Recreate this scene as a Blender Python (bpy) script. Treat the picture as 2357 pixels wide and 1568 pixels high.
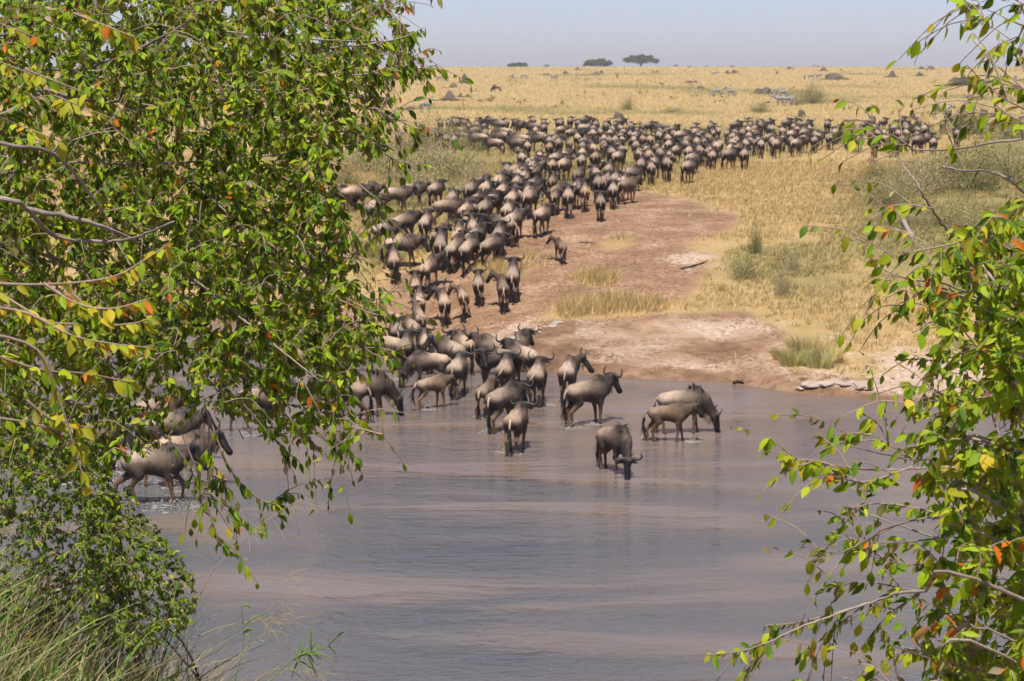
import bpy, math, random
import numpy as np
from mathutils import Matrix, Vector

# ------------------------------------------------------------------ clear
for o in list(bpy.data.objects):
    bpy.data.objects.remove(o, do_unlink=True)
SC = bpy.context.scene
COL = SC.collection
RNG = np.random.default_rng(11)
random.seed(11)

# ------------------------------------------------------------------ camera, sky, sun, exposure
FPX, CX, CY = 1911.0, 512.0, 340.5          # focal length in pixels of a 1024 x 681 picture
EYE = 9.4                                   # eye above the river
PITCH = math.atan((CY - 66.0) / FPX)        # looking slightly down
cam_data = bpy.data.cameras.new('camera')
cam_data.sensor_width = 36.0
cam_data.lens = 36.0 * FPX / 1024.0
cam_data.clip_start = 0.1
cam_data.clip_end = 20000.0
cam_data.dof.use_dof = True
cam_data.dof.focus_distance = 10.5
cam_data.dof.aperture_fstop = 10.0
cam = bpy.data.objects.new('camera', cam_data)
COL.objects.link(cam)
cam.location = (0, 0, EYE)
cam.rotation_euler = (math.pi / 2 - PITCH, 0, 0)
SC.camera = cam

SUN_EL, SUN_AZ = 69.0, 190.0                # azimuth clockwise from +Y: the sun stands high behind the camera
world = bpy.data.worlds.new('World')
SC.world = world
world.use_nodes = True
wn = world.node_tree.nodes
wl = world.node_tree.links
sky = wn.new('ShaderNodeTexSky')
sky.sky_type = 'NISHITA'
sky.sun_disc = False
sky.sun_elevation = math.radians(SUN_EL)
sky.sun_rotation = math.radians(SUN_AZ)
sky.altitude = 1500.0
sky.air_density = 0.85
sky.dust_density = 2.0
sky.ozone_density = 3.0
haze_tint = wn.new('ShaderNodeMix')              # dusty dry-season air: greyer than clear sky
haze_tint.data_type = 'RGBA'
haze_tint.blend_type = 'MULTIPLY'
haze_tint.inputs[0].default_value = 1.0
haze_tint.inputs[7].default_value = (1.03, 0.92, 1.04, 1)
wl.new(sky.outputs[0], haze_tint.inputs[6])
wl.new(haze_tint.outputs[2], wn['Background'].inputs[0])
wn['Background'].inputs[1].default_value = 0.088

sun_data = bpy.data.lights.new('sun', 'SUN')
sun_data.energy = 4.4
sun_data.angle = math.radians(0.53)
sun_data.color = (1.0, 0.95, 0.87)
sun = bpy.data.objects.new('sun', sun_data)
COL.objects.link(sun)
el, az = math.radians(SUN_EL), math.radians(SUN_AZ)
sdir = Vector((math.sin(az) * math.cos(el), math.cos(az) * math.cos(el), math.sin(el)))
sun.rotation_euler = (-sdir).to_track_quat('-Z', 'Y').to_euler()
sun.location = (0, 0, 60)

SC.cycles.use_adaptive_sampling = True
SC.cycles.adaptive_threshold = 0.03
SC.cycles.max_bounces = 6
SC.cycles.diffuse_bounces = 3
SC.cycles.glossy_bounces = 2
SC.cycles.transmission_bounces = 3
SC.view_settings.view_transform = 'Standard'
SC.view_settings.look = 'None'
SC.view_settings.exposure = 0.54
SC.view_settings.gamma = 1.0
SC.view_settings.use_curve_mapping = False

# ------------------------------------------------------------------ numeric helpers
_tab = np.random.default_rng(5).random((256, 256))


def vnoise(x, y, s=0):
    x = np.asarray(x, float) + 37.3 * s
    y = np.asarray(y, float) + 91.7 * s
    ix = np.floor(x).astype(int)
    iy = np.floor(y).astype(int)
    fx, fy = x - ix, y - iy
    fx = fx * fx * (3 - 2 * fx)
    fy = fy * fy * (3 - 2 * fy)
    a = _tab[ix & 255, iy & 255]
    b = _tab[(ix + 1) & 255, iy & 255]
    c = _tab[ix & 255, (iy + 1) & 255]
    d = _tab[(ix + 1) & 255, (iy + 1) & 255]
    return (a * (1 - fx) + b * fx) * (1 - fy) + (c * (1 - fx) + d * fx) * fy - 0.5


def fbm(x, y, s=0, n=4):
    v, a, f = 0, 1.0, 1.0
    for k in range(n):
        v = v + a * vnoise(x * f, y * f, s + k)
        a *= 0.5
        f *= 2.1
    return v


_cp, _sp = math.cos(PITCH), math.sin(PITCH)


def ray(px, py):
    """direction (unit along the view depth) of a pixel of the 1024-wide picture"""
    u, v = (px - CX) / FPX, (CY - py) / FPX
    return np.array([u, _cp + v * _sp, -_sp + v * _cp])


def at_z(px, py, z):
    d = ray(px, py)
    t = (z - EYE) / d[2]
    return d[0] * t, d[1] * t


def at_depth(px, py, t):
    d = ray(px, py)
    return np.array([d[0] * t, d[1] * t, EYE + d[2] * t])


# ------------------------------------------------------------------ the lie of the land
_sh = [(-500, 300), (0, 309), (150, 318), (300, 330), (380, 340), (438, 342), (455, 345), (466, 359), (505, 366), (547, 371), (630, 378), (721, 382),
       (760, 387), (799, 393), (891, 400), (1024, 402), (1500, 398)]
_shw = np.array([at_z(a, b, 0.0) for a, b in _sh])


def shore(x):
    return np.interp(x, _shw[:, 0], _shw[:, 1])


def near_shore(x):
    return np.interp(x, [-30, -8, -3, -1.0, 1.5, 6, 12, 30], [27, 26, 22.5, 19.0, 17.5, 18.5, 21, 24])


_FY = [76, 82, 90, 100, 135, 170, 240, 300, 420, 540, 700, 850, 920, 1000, 1300, 2500, 9000]
_FZ = [2.7, 3.05, 3.3, 3.5, 3.55, 3.6, 3.9, 4.5, 5.4, 6.2, 7.5, 8.7, 9.02, 8.95, 7.6, -4, -120]


def H(x, y, rough=True):
    x = np.asarray(x, float)
    y = np.asarray(y, float)
    ys = shore(x)
    yT = np.maximum(76.0, ys + 9.0)
    t = y - ys
    u = np.clip(t / (yT - ys), 0, 1)
    bank = np.interp(u, [0, .035, .10, .30, .55, .8, 1.0], [0, .20, .30, .72, 1.40, 2.2, 2.7])
    far = np.interp(y, _FY, _FZ)
    z = np.where(y > yT, np.maximum(far, 2.7), bank)
    # the bushy shoulder left of the trail and the higher bushy bank at the right
    z = z + 0.5 * np.exp(-((x + 19) / 6.5) ** 2 - ((y - 107) / 11) ** 2)
    z = z + 0.8 * np.exp(-((x - 27) / 8.0) ** 2 - ((y - 92) / 14) ** 2)
    # river bed
    z = np.where(t < 0, np.maximum(-0.7, t * 0.16), z)
    # near bank
    w = near_shore(x) - y
    nb = np.interp(w, [0, 1.5, 4, 7, 10, 14, 40], [-0.3, .7, 2.1, 3.8, 4.7, 5.3, 6.2])
    nb = nb + 1.05 * np.exp(-(np.minimum(x + 3.3, 0) / 4.0) ** 2 - (np.maximum(x + 3.3, 0) / 2.0) ** 2 - ((y - 9.4) / 2.8) ** 2)
    z = np.where(w > 0, nb, z)
    if rough:
        land = np.clip(t / 1.5, 0, 1) * np.clip((1200 - y) / 300, 0, 1)
        z = z + land * (0.10 * fbm(x * .22, y * .22, 1, 3) + 0.05 * fbm(x * 1.1, y * 1.1, 2, 3) * (y < 130) + .16 * fbm(x * 1.2, y * 2.3, 6, 4) * np.clip(1 - t / 12, 0, 1))
        z = z + (w > 0.5) * 0.12 * fbm(x * .8, y * .8, 4, 3)
    return z


_TT = np.concatenate([np.arange(26, 130, 0.1), np.geomspace(130, 1100, 2500)])


def ground(px, py, off=0.0):
    """world x, y of the land (raised by off) seen at a pixel"""
    d = ray(px, py)
    X, Y, Z = d[0] * _TT, d[1] * _TT, EYE + d[2] * _TT
    land = np.where(Y < shore(X), 0.0, H(X, Y, False)) + off
    k = np.nonzero(Z <= land)[0]
    i = k[0] if len(k) else len(_TT) - 1
    if i > 0 and len(k):
        a, b = Z[i - 1] - land[i - 1], Z[i] - land[i]
        f = a / (a - b + 1e-9)
        t = _TT[i - 1] + f * (_TT[i] - _TT[i - 1])
    else:
        t = _TT[i]
    return d[0] * t, d[1] * t


def gs(sx, sy, off=0.0):
    return ground(sx / 4.0, sy / 4.0, off)


OV = 2357.0 / 1024.0


def gov(x, y, off=0.0):
    return ground(x / OV, y / OV, off)


# ------------------------------------------------------------------ mesh helpers
def mesh_np(name, V, faces, col=None, mat=None, smooth=False, colname='tint'):
    """V (n,3); faces list of (m,k) int arrays; col (n,3|4) per vertex"""
    V = np.asarray(V, np.float32)
    me = bpy.data.meshes.new(name)
    me.vertices.add(len(V))
    me.vertices.foreach_set('co', V.ravel())
    faces = [np.asarray(f, np.int32) for f in faces if len(f)]
    loops = np.concatenate([f.ravel() for f in faces])
    starts, s = [], 0
    for f in faces:
        n, k = f.shape
        starts.append(s + np.arange(n) * k)
        s += n * k
    starts = np.concatenate(starts).astype(np.int32)
    me.loops.add(len(loops))
    me.loops.foreach_set('vertex_index', loops)
    me.polygons.add(len(starts))
    me.polygons.foreach_set('loop_start', starts)
    if smooth:
        me.polygons.foreach_set('use_smooth', np.ones(len(starts), bool))
    me.update(calc_edges=True)
    if col is not None:
        col = np.asarray(col, np.float32)
        if col.shape[1] == 3:
            col = np.concatenate([col, np.ones((len(col), 1), np.float32)], 1)
        a = me.attributes.new(colname, 'FLOAT_COLOR', 'POINT')
        a.data.foreach_set('color', np.ascontiguousarray(col).ravel())
    if mat is not None:
        me.materials.append(mat)
    me.validate()
    return me


def link(name, me, parent=None, loc=None):
    o = bpy.data.objects.new(name, me)
    COL.objects.link(o)
    if parent is not None:
        o.parent = parent
    if loc is not None:
        o.location = loc
    return o


def tag(o, label=None, cat=None, group=None, kind=None):
    if label:
        o['label'] = label
    if cat:
        o['category'] = cat
    if group:
        o['group'] = group
    if kind:
        o['kind'] = kind
    return o


class Soup:
    """collects pieces of one mesh"""

    def __init__(s):
        s.V, s.T, s.Q, s.C, s.n = [], [], [], [], 0

    def add(s, V, T=None, Q=None, C=None):
        V = np.asarray(V, float).reshape(-1, 3)
        if T is not None and len(T):
            s.T.append(np.asarray(T, int) + s.n)
        if Q is not None and len(Q):
            s.Q.append(np.asarray(Q, int) + s.n)
        s.V.append(V)
        c = np.asarray((0.5, 0.5, 0.5) if C is None else C, float)
        if c.ndim == 1:
            c = np.tile(c, (len(V), 1))
        s.C.append(c)
        s.n += len(V)

    def arrays(s):
        V = np.concatenate(s.V)
        C = np.concatenate(s.C)
        f = []
        if s.T:
            f.append(np.concatenate(s.T))
        if s.Q:
            f.append(np.concatenate(s.Q))
        return V, f, C

    def mesh(s, name, mat, smooth=False, off=None):
        V, f, C = s.arrays()
        if off is not None:
            V = V - np.asarray(off)
        return mesh_np(name, V, f, C, mat, smooth)


def tube(P, R, sides=6, cap=True):
    P = np.asarray(P, float)
    n = len(P)
    R = np.broadcast_to(np.asarray(R, float), (n,))
    tan = np.gradient(P, axis=0)
    tan /= np.linalg.norm(tan, axis=1, keepdims=True) + 1e-9
    ref = np.array([0.0, 0.0, 1.0]) if abs(tan[0][2]) < 0.9 else np.array([1.0, 0, 0])
    A = np.cross(tan, ref)
    A /= np.linalg.norm(A, axis=1, keepdims=True) + 1e-9
    B = np.cross(tan, A)
    th = np.arange(sides) * 2 * math.pi / sides
    V = P[:, None, :] + R[:, None, None] * (A[:, None, :] * np.cos(th)[None, :, None] + B[:, None, :] * np.sin(th)[None, :, None])
    V = V.reshape(-1, 3)
    i = np.arange(n - 1)[:, None] * sides
    j = np.arange(sides)[None, :]
    k = (j + 1) % sides
    Q = np.stack([i + j, i + k, i + sides + k, i + sides + j], -1).reshape(-1, 4)
    T = np.zeros((0, 3), int)
    if cap:
        V = np.concatenate([V, P[:1], P[-1:]])
        jj = np.arange(sides)
        kk = (jj + 1) % sides
        T = np.concatenate([np.stack([kk, jj, np.full(sides, n * sides)], 1),
                            np.stack([(n - 1) * sides + jj, (n - 1) * sides + kk, np.full(sides, n * sides + 1)], 1)])
    return V, T, Q


def spline(P, m):
    """Catmull-Rom through P, m samples"""
    P = np.asarray(P, float)
    if len(P) == 2:
        return P[0] + (P[1] - P[0]) * np.linspace(0, 1, m)[:, None]
    E = np.concatenate([[2 * P[0] - P[1]], P, [2 * P[-1] - P[-2]]])
    t = np.linspace(0, len(P) - 1 - 1e-6, m)
    i = t.astype(int)
    f = (t - i)[:, None]
    p0, p1, p2, p3 = E[i], E[i + 1], E[i + 2], E[i + 3]
    return 0.5 * ((2 * p1) + (-p0 + p2) * f + (2 * p0 - 5 * p1 + 4 * p2 - p3) * f ** 2 + (-p0 + 3 * p1 - 3 * p2 + p3) * f ** 3)


def poly_sd(x, y, poly):
    """signed distance (inside positive) to a polygon of the ground plan"""
    P = np.asarray(poly, float)
    d = np.full(np.shape(x), 1e9)
    ins = np.zeros(np.shape(x), bool)
    for i in range(len(P)):
        a, b = P[i], P[(i + 1) % len(P)]
        ex, ey = b - a
        t = np.clip(((x - a[0]) * ex + (y - a[1]) * ey) / (ex * ex + ey * ey + 1e-9), 0, 1)
        d = np.minimum(d, np.hypot(x - a[0] - t * ex, y - a[1] - t * ey))
        c = ((a[1] > y) != (b[1] > y)) & (x < (b[0] - a[0]) * (y - a[1]) / (b[1] - a[1] + 1e-12) + a[0])
        ins ^= c
    return np.where(ins, d, -d)


def sstep(v, a, b):
    t = np.clip((v - a) / (b - a), 0, 1)
    return t * t * (3 - 2 * t)


# ------------------------------------------------------------------ materials
def new_mat(name):
    m = bpy.data.materials.new(name)
    m.use_nodes = True
    nt = m.node_tree
    return m, nt, nt.nodes, nt.links, nt.nodes['Principled BSDF']


def N(nodes, kind, **kw):
    n = nodes.new(kind)
    for k, v in kw.items():
        setattr(n, k, v)
    return n


def noise(nodes, links, coord, scale, detail=4.0, rough=0.55, dist=0.0):
    n = nodes.new('ShaderNodeTexNoise')
    n.inputs['Scale'].default_value = scale
    n.inputs['Detail'].default_value = detail
    n.inputs['Roughness'].default_value = rough
    n.inputs['Distortion'].default_value = dist
    if coord is not None:
        links.new(coord, n.inputs['Vector'])
    return n.outputs['Fac']


def ramp(nodes, links, fac, stops):
    r = nodes.new('ShaderNodeValToRGB')
    e = r.color_ramp.elements
    while len(e) > 1:
        e.remove(e[-1])
    e[0].position = stops[0][0]
    e[0].color = tuple(stops[0][1]) + (1,)
    for p, c in stops[1:]:
        q = e.new(p)
        q.color = tuple(c) + (1,)
    links.new(fac, r.inputs[0])
    return r.outputs[0]


def mixc(nodes, links, fac, a, b, mode='MIX'):
    m = nodes.new('ShaderNodeMix')
    m.data_type = 'RGBA'
    m.blend_type = mode
    for s, v in ((0, fac), (6, a), (7, b)):
        if isinstance(v, (int, float)):
            m.inputs[s].default_value = v
        elif isinstance(v, tuple):
            m.inputs[s].default_value = v + (1,) if len(v) == 3 else v
        else:
            links.new(v, m.inputs[s])
    return m.outputs[2]


def mth(nodes, links, op, a, b=None):
    m = nodes.new('ShaderNodeMath')
    m.operation = op
    for i, v in enumerate((a, b)):
        if v is None:
            continue
        if isinstance(v, (int, float)):
            m.inputs[i].default_value = v
        else:
            links.new(v, m.inputs[i])
    return m.outputs[0]


def attr(nodes, name):
    a = nodes.new('ShaderNodeAttribute')
    a.attribute_name = name
    return a


def bump(nodes, links, h, strength, dist, bsdf):
    b = nodes.new('ShaderNodeBump')
    b.inputs['Strength'].default_value = strength
    b.inputs['Distance'].default_value = dist
    links.new(h, b.inputs['Height'])
    links.new(b.outputs[0], bsdf.inputs['Normal'])
    return b


def mat_ground():
    m, nt, n, l, p = new_mat('savanna_ground')
    co = n.new('ShaderNodeTexCoord').outputs['Object']
    a = attr(n, 'tint')
    sep = n.new('ShaderNodeSeparateColor')
    l.new(a.outputs['Color'], sep.inputs[0])
    soil, green, sand = sep.outputs[0], sep.outputs[1], sep.outputs[2]
    wet = a.outputs['Alpha']
    big = noise(n, l, co, 0.055, 2, 0.6)
    mid = noise(n, l, co, 0.6, 3, 0.65)
    fine = noise(n, l, co, 6.0, 2, 0.7)
    fine2 = noise(n, l, co, 19.0, 1, 0.7)
    dry = ramp(n, l, mid, [(0.30, (0.375, 0.245, 0.100)), (0.5, (0.485, 0.325, 0.138)), (0.7, (0.58, 0.405, 0.185))])
    dry = mixc(n, l, mth(n, l, 'MULTIPLY', big, 0.55), dry, (0.37, 0.29, 0.125))
    dry = mixc(n, l, mth(n, l, 'MULTIPLY', fine, 0.35), dry, (0.22, 0.155, 0.07))
    grn = ramp(n, l, fine, [(0.3, (0.15, 0.125, 0.045)), (0.5, (0.26, 0.215, 0.080)), (0.7, (0.37, 0.285, 0.115))])
    sol = ramp(n, l, mid, [(0.30, (0.190, 0.098, 0.050)), (0.5, (0.300, 0.170, 0.092)), (0.68, (0.46, 0.295, 0.178))])
    sol = mixc(n, l, mth(n, l, 'MULTIPLY', mth(n, l, 'GREATER_THAN', fine2, 0.54), 0.42), sol, (0.42, 0.30, 0.20))
    sol = mixc(n, l, mth(n, l, 'MULTIPLY', mth(n, l, 'LESS_THAN', fine, 0.44), 0.55), sol, (0.115, 0.062, 0.038))
    snd = ramp(n, l, fine, [(0.3, (0.37, 0.245, 0.165)), (0.5, (0.50, 0.36, 0.26)), (0.7, (0.60, 0.46, 0.35))])
    mud = ramp(n, l, mid, [(0.32, (0.135, 0.075, 0.042)), (0.5, (0.250, 0.145, 0.080)), (0.66, (0.40, 0.260, 0.155))])

    def edge(mask, amount=1.1):
        v = mth(n, l, 'ADD', mask, mth(n, l, 'MULTIPLY', mth(n, l, 'SUBTRACT', mth(n, l, 'ADD', mth(n, l, 'MULTIPLY', mid, .6), mth(n, l, 'MULTIPLY', fine, .4)), 0.5), amount * 2))
        mr = n.new('ShaderNodeMapRange')
        mr.inputs[1].default_value = 0.30
        mr.inputs[2].default_value = 0.62
        l.new(v, mr.inputs[0])
        mk = mth(n, l, 'GREATER_THAN', mask, 0.02)
        return mth(n, l, 'MULTIPLY', mr.outputs[0], mk)
    c = mixc(n, l, edge(green), dry, grn)
    c = mixc(n, l, edge(soil), c, sol)
    c = mixc(n, l, edge(sand), c, snd)
    c = mixc(n, l, edge(wet, .7), c, mud)
    l.new(c, p.inputs['Base Color'])
    rg = n.new('ShaderNodeMapRange')
    rg.inputs[3].default_value = 0.95
    rg.inputs[4].default_value = 0.62
    l.new(wet, rg.inputs[0])
    l.new(rg.outputs[0], p.inputs['Roughness'])
    p.inputs['Specular IOR Level'].default_value = 0.15
    vo = n.new('ShaderNodeTexVoronoi')                 # hoof prints trodden into bare earth
    vo.inputs['Scale'].default_value = 3.2
    vo.inputs['Randomness'].default_value = 1.0
    l.new(co, vo.inputs['Vector'])
    pr_ = mth(n, l, 'MINIMUM', vo.outputs['Distance'], 0.42)
    pr_ = mth(n, l, 'MULTIPLY', mth(n, l, 'MULTIPLY', pr_, 1.3), mth(n, l, 'MAXIMUM', soil, wet))
    h = mth(n, l, 'ADD', mth(n, l, 'MULTIPLY', mid, 0.6), mth(n, l, 'ADD', mth(n, l, 'MULTIPLY', fine, 0.55), mth(n, l, 'MULTIPLY', fine2, 0.3)))
    h = mth(n, l, 'ADD', h, pr_)
    bump(n, l, h, 1.0, 0.22, p)
    return m


def mat_water():
    m, nt, n, l, p = new_mat('muddy_river_water')
    tc = n.new('ShaderNodeTexCoord').outputs['Object']
    mp = n.new('ShaderNodeMapping')
    mp.inputs['Scale'].default_value = (1.0, 1.9, 1.0)
    mp.inputs['Rotation'].default_value = (0, 0, math.radians(-14))
    l.new(tc, mp.inputs[0])
    v = mp.outputs[0]
    mp2 = n.new('ShaderNodeMapping')
    mp2.inputs['Scale'].default_value = (0.10, 0.34, 1.0)
    mp2.inputs['Rotation'].default_value = (0, 0, math.radians(-22))
    l.new(tc, mp2.inputs[0])
    band = noise(n, l, mp2.outputs[0], 1.0, 3, 0.55, 0.6)
    band2 = noise(n, l, mp2.outputs[0], 3.1, 2, 0.6)
    c = ramp(n, l, band, [(0.38, (0.080, 0.096, 0.112)), (0.5, (0.115, 0.114, 0.116)), (0.60, (0.188, 0.146, 0.118))])  # bluish bands paint sky reflection into the base; brown is silt
    c = mixc(n, l, mth(n, l, 'MULTIPLY', band2, 0.35), c, (0.105, 0.082, 0.066))
    sh = attr(n, 'tint')
    sp = n.new('ShaderNodeSeparateColor')
    l.new(sh.outputs['Color'], sp.inputs[0])
    c = mixc(n, l, mth(n, l, 'MULTIPLY', sp.outputs[0], 0.75), c, (0.215, 0.135, 0.087))
    l.new(c, p.inputs['Base Color'])
    p.inputs['IOR'].default_value = 1.36
    rr = n.new('ShaderNodeMapRange')
    rr.inputs[1].default_value = 0.35
    rr.inputs[2].default_value = 0.65
    rr.inputs[3].default_value = 0.05
    rr.inputs[4].default_value = 0.13
    l.new(band, rr.inputs[0])
    l.new(rr.outputs[0], p.inputs['Roughness'])
    w1 = noise(n, l, v, 1.1, 1, 0.5, 0.4)
    w2 = noise(n, l, v, 3.4, 1, 0.55)
    w3 = noise(n, l, v, 9.5, 1, 0.5)
    w4 = noise(n, l, v, 24.0, 0, 0.5)
    w3 = mth(n, l, 'ADD', w3, mth(n, l, 'MULTIPLY', w4, 0.35))
    calm = n.new('ShaderNodeMapRange')
    calm.inputs[1].default_value = 0.38
    calm.inputs[2].default_value = 0.62
    calm.inputs[3].default_value = 2.0
    calm.inputs[4].default_value = 0.40
    l.new(band, calm.inputs[0])
    h = mth(n, l, 'ADD', mth(n, l, 'MULTIPLY', w1, 1.1), mth(n, l, 'ADD', mth(n, l, 'MULTIPLY', w2, 0.70), mth(n, l, 'MULTIPLY', w3, 0.34)))
    h = mth(n, l, 'MULTIPLY', h, calm.outputs[0])
    bump(n, l, h, 0.8, 0.085, p)
    return m


def mat_tint(name, rough=0.8, spec=0.2, trans=0.0, var=0.15, back=None, nscale=0.0, bmp=0.0, sheen=0.0, warm=None):
    """colour carried by the mesh, with grain, per-object variation and optional leaf translucency"""
    m, nt, n, l, p = new_mat(name)
    c = attr(n, 'tint').outputs['Color']
    if var:
        oi = n.new('ShaderNodeObjectInfo')
        hs = n.new('ShaderNodeHueSaturation')
        mr = n.new('ShaderNodeMapRange')
        mr.inputs[3].default_value = 1 - var
        mr.inputs[4].default_value = 1 + var
        l.new(oi.outputs['Random'], mr.inputs[0])
        l.new(mr.outputs[0], hs.inputs['Value'])
        l.new(c, hs.inputs['Color'])
        c = hs.outputs[0]
        if warm:                                      # some animals are browner than others
            f7 = mth(n, l, 'FRACT', mth(n, l, 'MULTIPLY', oi.outputs['Random'], 7.31))
            c = mixc(n, l, mth(n, l, 'MULTIPLY', mth(n, l, 'POWER', f7, 2.0), .28), c, mixc(n, l, 1.0, c, (1.35, 1.0, .72), 'MULTIPLY'))
    if nscale:
        co = n.new('ShaderNodeTexCoord').outputs['Object']
        nz = noise(n, l, co, nscale, 5, 0.65)
        c = mixc(n, l, mth(n, l, 'MULTIPLY', mth(n, l, 'SUBTRACT', nz, 0.30), 0.9), c, (0.02, 0.016, 0.012))
        if bmp:
            bump(n, l, nz, 0.6, bmp, p)
    if back is not None:
        g = n.new('ShaderNodeNewGeometry')
        c = mixc(n, l, g.outputs['Backfacing'], c, mixc(n, l, 0.65, c, back))
    l.new(c, p.inputs['Base Color'])
    p.inputs['Roughness'].default_value = rough
    p.inputs['Specular IOR Level'].default_value = spec
    if sheen:
        p.inputs['Sheen Weight'].default_value = sheen
        p.inputs['Sheen Roughness'].default_value = 0.4
    if trans:
        t = n.new('ShaderNodeBsdfTranslucent')
        tcol = mixc(n, l, 1.0, c, (1.25, 1.25, 0.55), 'MULTIPLY')
        l.new(tcol, t.inputs['Color'])
        mx = n.new('ShaderNodeMixShader')
        mx.inputs[0].default_value = trans
        l.new(p.outputs[0], mx.inputs[1])
        l.new(t.outputs[0], mx.inputs[2])
        l.new(mx.outputs[0], n['Material Output'].inputs['Surface'])
    return m


M_GROUND = mat_ground()
M_WATER = mat_water()
M_HIDE = mat_tint('wildebeest_hide', 0.62, 0.22, var=0.28, nscale=11.0, warm=(0.30, 0.165, 0.085))
M_ZEBRA = mat_tint('zebra_hide', 0.6, 0.3, var=0.06)
M_LEAF = mat_tint('tree_leaf', 0.55, 0.18, trans=0.36, var=0.10, back=(0.30, 0.23, 0.11))
M_BUSH = mat_tint('bush_leaf', 0.65, 0.2, trans=0.22, var=0.12)
M_GRASS = mat_tint('grass_blade', 0.6, 0.25, trans=0.25, var=0.0)
M_BARK = mat_tint('branch_bark', 0.85, 0.15, var=0.0, nscale=30.0, bmp=0.01)
M_MOUND = mat_tint('termite_earth', 0.95, 0.1, var=0.15, nscale=2.2, bmp=0.25)
M_STONE = mat_tint('pale_stone', 0.9, 0.15, var=0.15, nscale=4.0, bmp=0.05)
M_FOAM = mat_tint('river_foam', 0.35, 0.5, trans=0.35, var=0.0)

# ------------------------------------------------------------------ ground sheet
OVP = lambda pts, off=0.0: [gov(a, b, off) for a, b in pts]
P_TRAIL = OVP([(900, 775), (870, 700), (900, 640), (985, 610), (1010, 590), (1060, 555), (1140, 510), (1230, 470), (1310, 440), (1480, 440), (1590, 455), (1690, 500),
               (1640, 560), (1650, 625), (1560, 690), (1400, 690), (1250, 742), (1095, 790), (1060, 800), (960, 790)])
P_MUD = OVP([(1050, 800), (1095, 775), (1250, 742), (1480, 735), (1700, 722), (1800, 765), (1770, 840), (1850, 900), (1660, 884), (1450, 872), (1260, 858), (1075, 835)])
P_SAND = [OVP([(1820, 900), (1900, 868), (2010, 845), (2120, 800), (2357, 740), (2600, 740), (2600, 940), (2060, 925)]),
          OVP([(1450, 745), (1600, 728), (1780, 735), (1790, 790), (1700, 800), (1600, 790)]),
          OVP([(1110, 775), (1170, 745), (1270, 735), (1230, 760), (1140, 790)]),
          OVP([(1520, 580), (1600, 560), (1650, 570), (1640, 610), (1560, 630)])]
P_STRIP = [OVP([(1085, 605), (1210, 580), (1270, 590), (1240, 620), (1130, 650), (1090, 640)]),
           OVP([(1300, 635), (1380, 625), (1430, 640), (1370, 660)]),
           OVP([(1225, 735), (1300, 690), (1420, 678), (1530, 690), (1500, 715), (1330, 735)]),
           OVP([(1340, 560), (1430, 545), (1470, 560), (1400, 580)])]
P_GREEN = [OVP([(780, 470), (900, 420), (1080, 335), (1150, 350), (1140, 420), (1030, 470), (960, 520), (900, 600), (820, 640)]),
           OVP([(1930, 420), (2100, 360), (2357, 300), (2600, 300), (2600, 700), (2200, 700), (2000, 640), (1920, 560)]),
           OVP([(1660, 590), (1730, 560), (1900, 560), (2000, 640), (1900, 700), (1700, 650)]),
           OVP([(1790, 770), (1900, 770), (1920, 840), (1850, 850), (1770, 830)])]
P_HERD = OVP([(1000, 320), (1400, 290), (2000, 290), (2000, 335), (1600, 380), (1400, 460), (1200, 520), (960, 600), (850, 520), (1100, 400)])


def ground_masks(x, y):
    wob = 0.55 * fbm(x * .35, y * .35, 21, 3) + 0.25 * fbm(x * 1.6, y * 1.6, 27, 3)
    k = np.clip(y / 80.0, .6, 3)
    w2 = wob * 1.6 * k
    soil = sstep(poly_sd(x, y, P_TRAIL) + w2, -1.2, 1.6)
    soil = soil * (0.98 + 0.45 * fbm(x * .3, y * .22, 31, 3))
    for q in P_STRIP:
        soil = soil * (1 - 0.62 * sstep(poly_sd(x, y, q) + w2 * .8, -.6, .9))
    soil = np.maximum(soil, .95 * sstep(-(y - shore(x)) + w2 * .5, -3.2, -1.6))
    soil = np.maximum(soil, .95 * sstep(poly_sd(x, y, P_MUD) + w2 * .6, -1.0, .4))
    wet = sstep(poly_sd(x, y, P_MUD) + w2 * .6, -.8, .8) * 0.92
    ts = y - shore(x)
    wet = np.maximum(wet * (0.9 + fbm(x * .4, y * .5, 41, 3)), sstep(-ts + wob, -1.4, -.4))
    sand = np.zeros_like(x)
    for q in P_SAND:
        sand = np.maximum(sand, sstep(poly_sd(x, y, q) + w2 * 1.3, -1.4, 1.6) * (.62 if q is P_SAND[3] else .9))
    sand = np.maximum(sand, 0.55 * sstep(ts, .3, 1.2) * sstep(-ts, -9, -5) * (x > 2))
    sand = sand * (0.85 + .6 * fbm(x * .5, y * .4, 43, 3))
    wet = wet * (1 - .8 * sand)
    green = np.zeros_like(x)
    for q in P_GREEN:
        green = np.maximum(green, 0.72 * sstep(poly_sd(x, y, q) + w2, -2.5, 2.5))
    green = np.maximum(green, 0.55 * sstep(poly_sd(x, y, P_HERD) + w2 * 2, -3, 3))
    pl = fbm(x * .035, y * .018, 51, 4)
    green = np.maximum(green, 0.7 * sstep(pl, .12, .5) * (y > 100))
    near = y < 40
    green = np.where(near, 0.75, green)
    soil = np.where(near, 0.35, soil)
    return np.clip(soil, 0, 1), np.clip(green, 0, 1), np.clip(sand, 0, 1), np.clip(wet, 0, 1)


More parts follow.
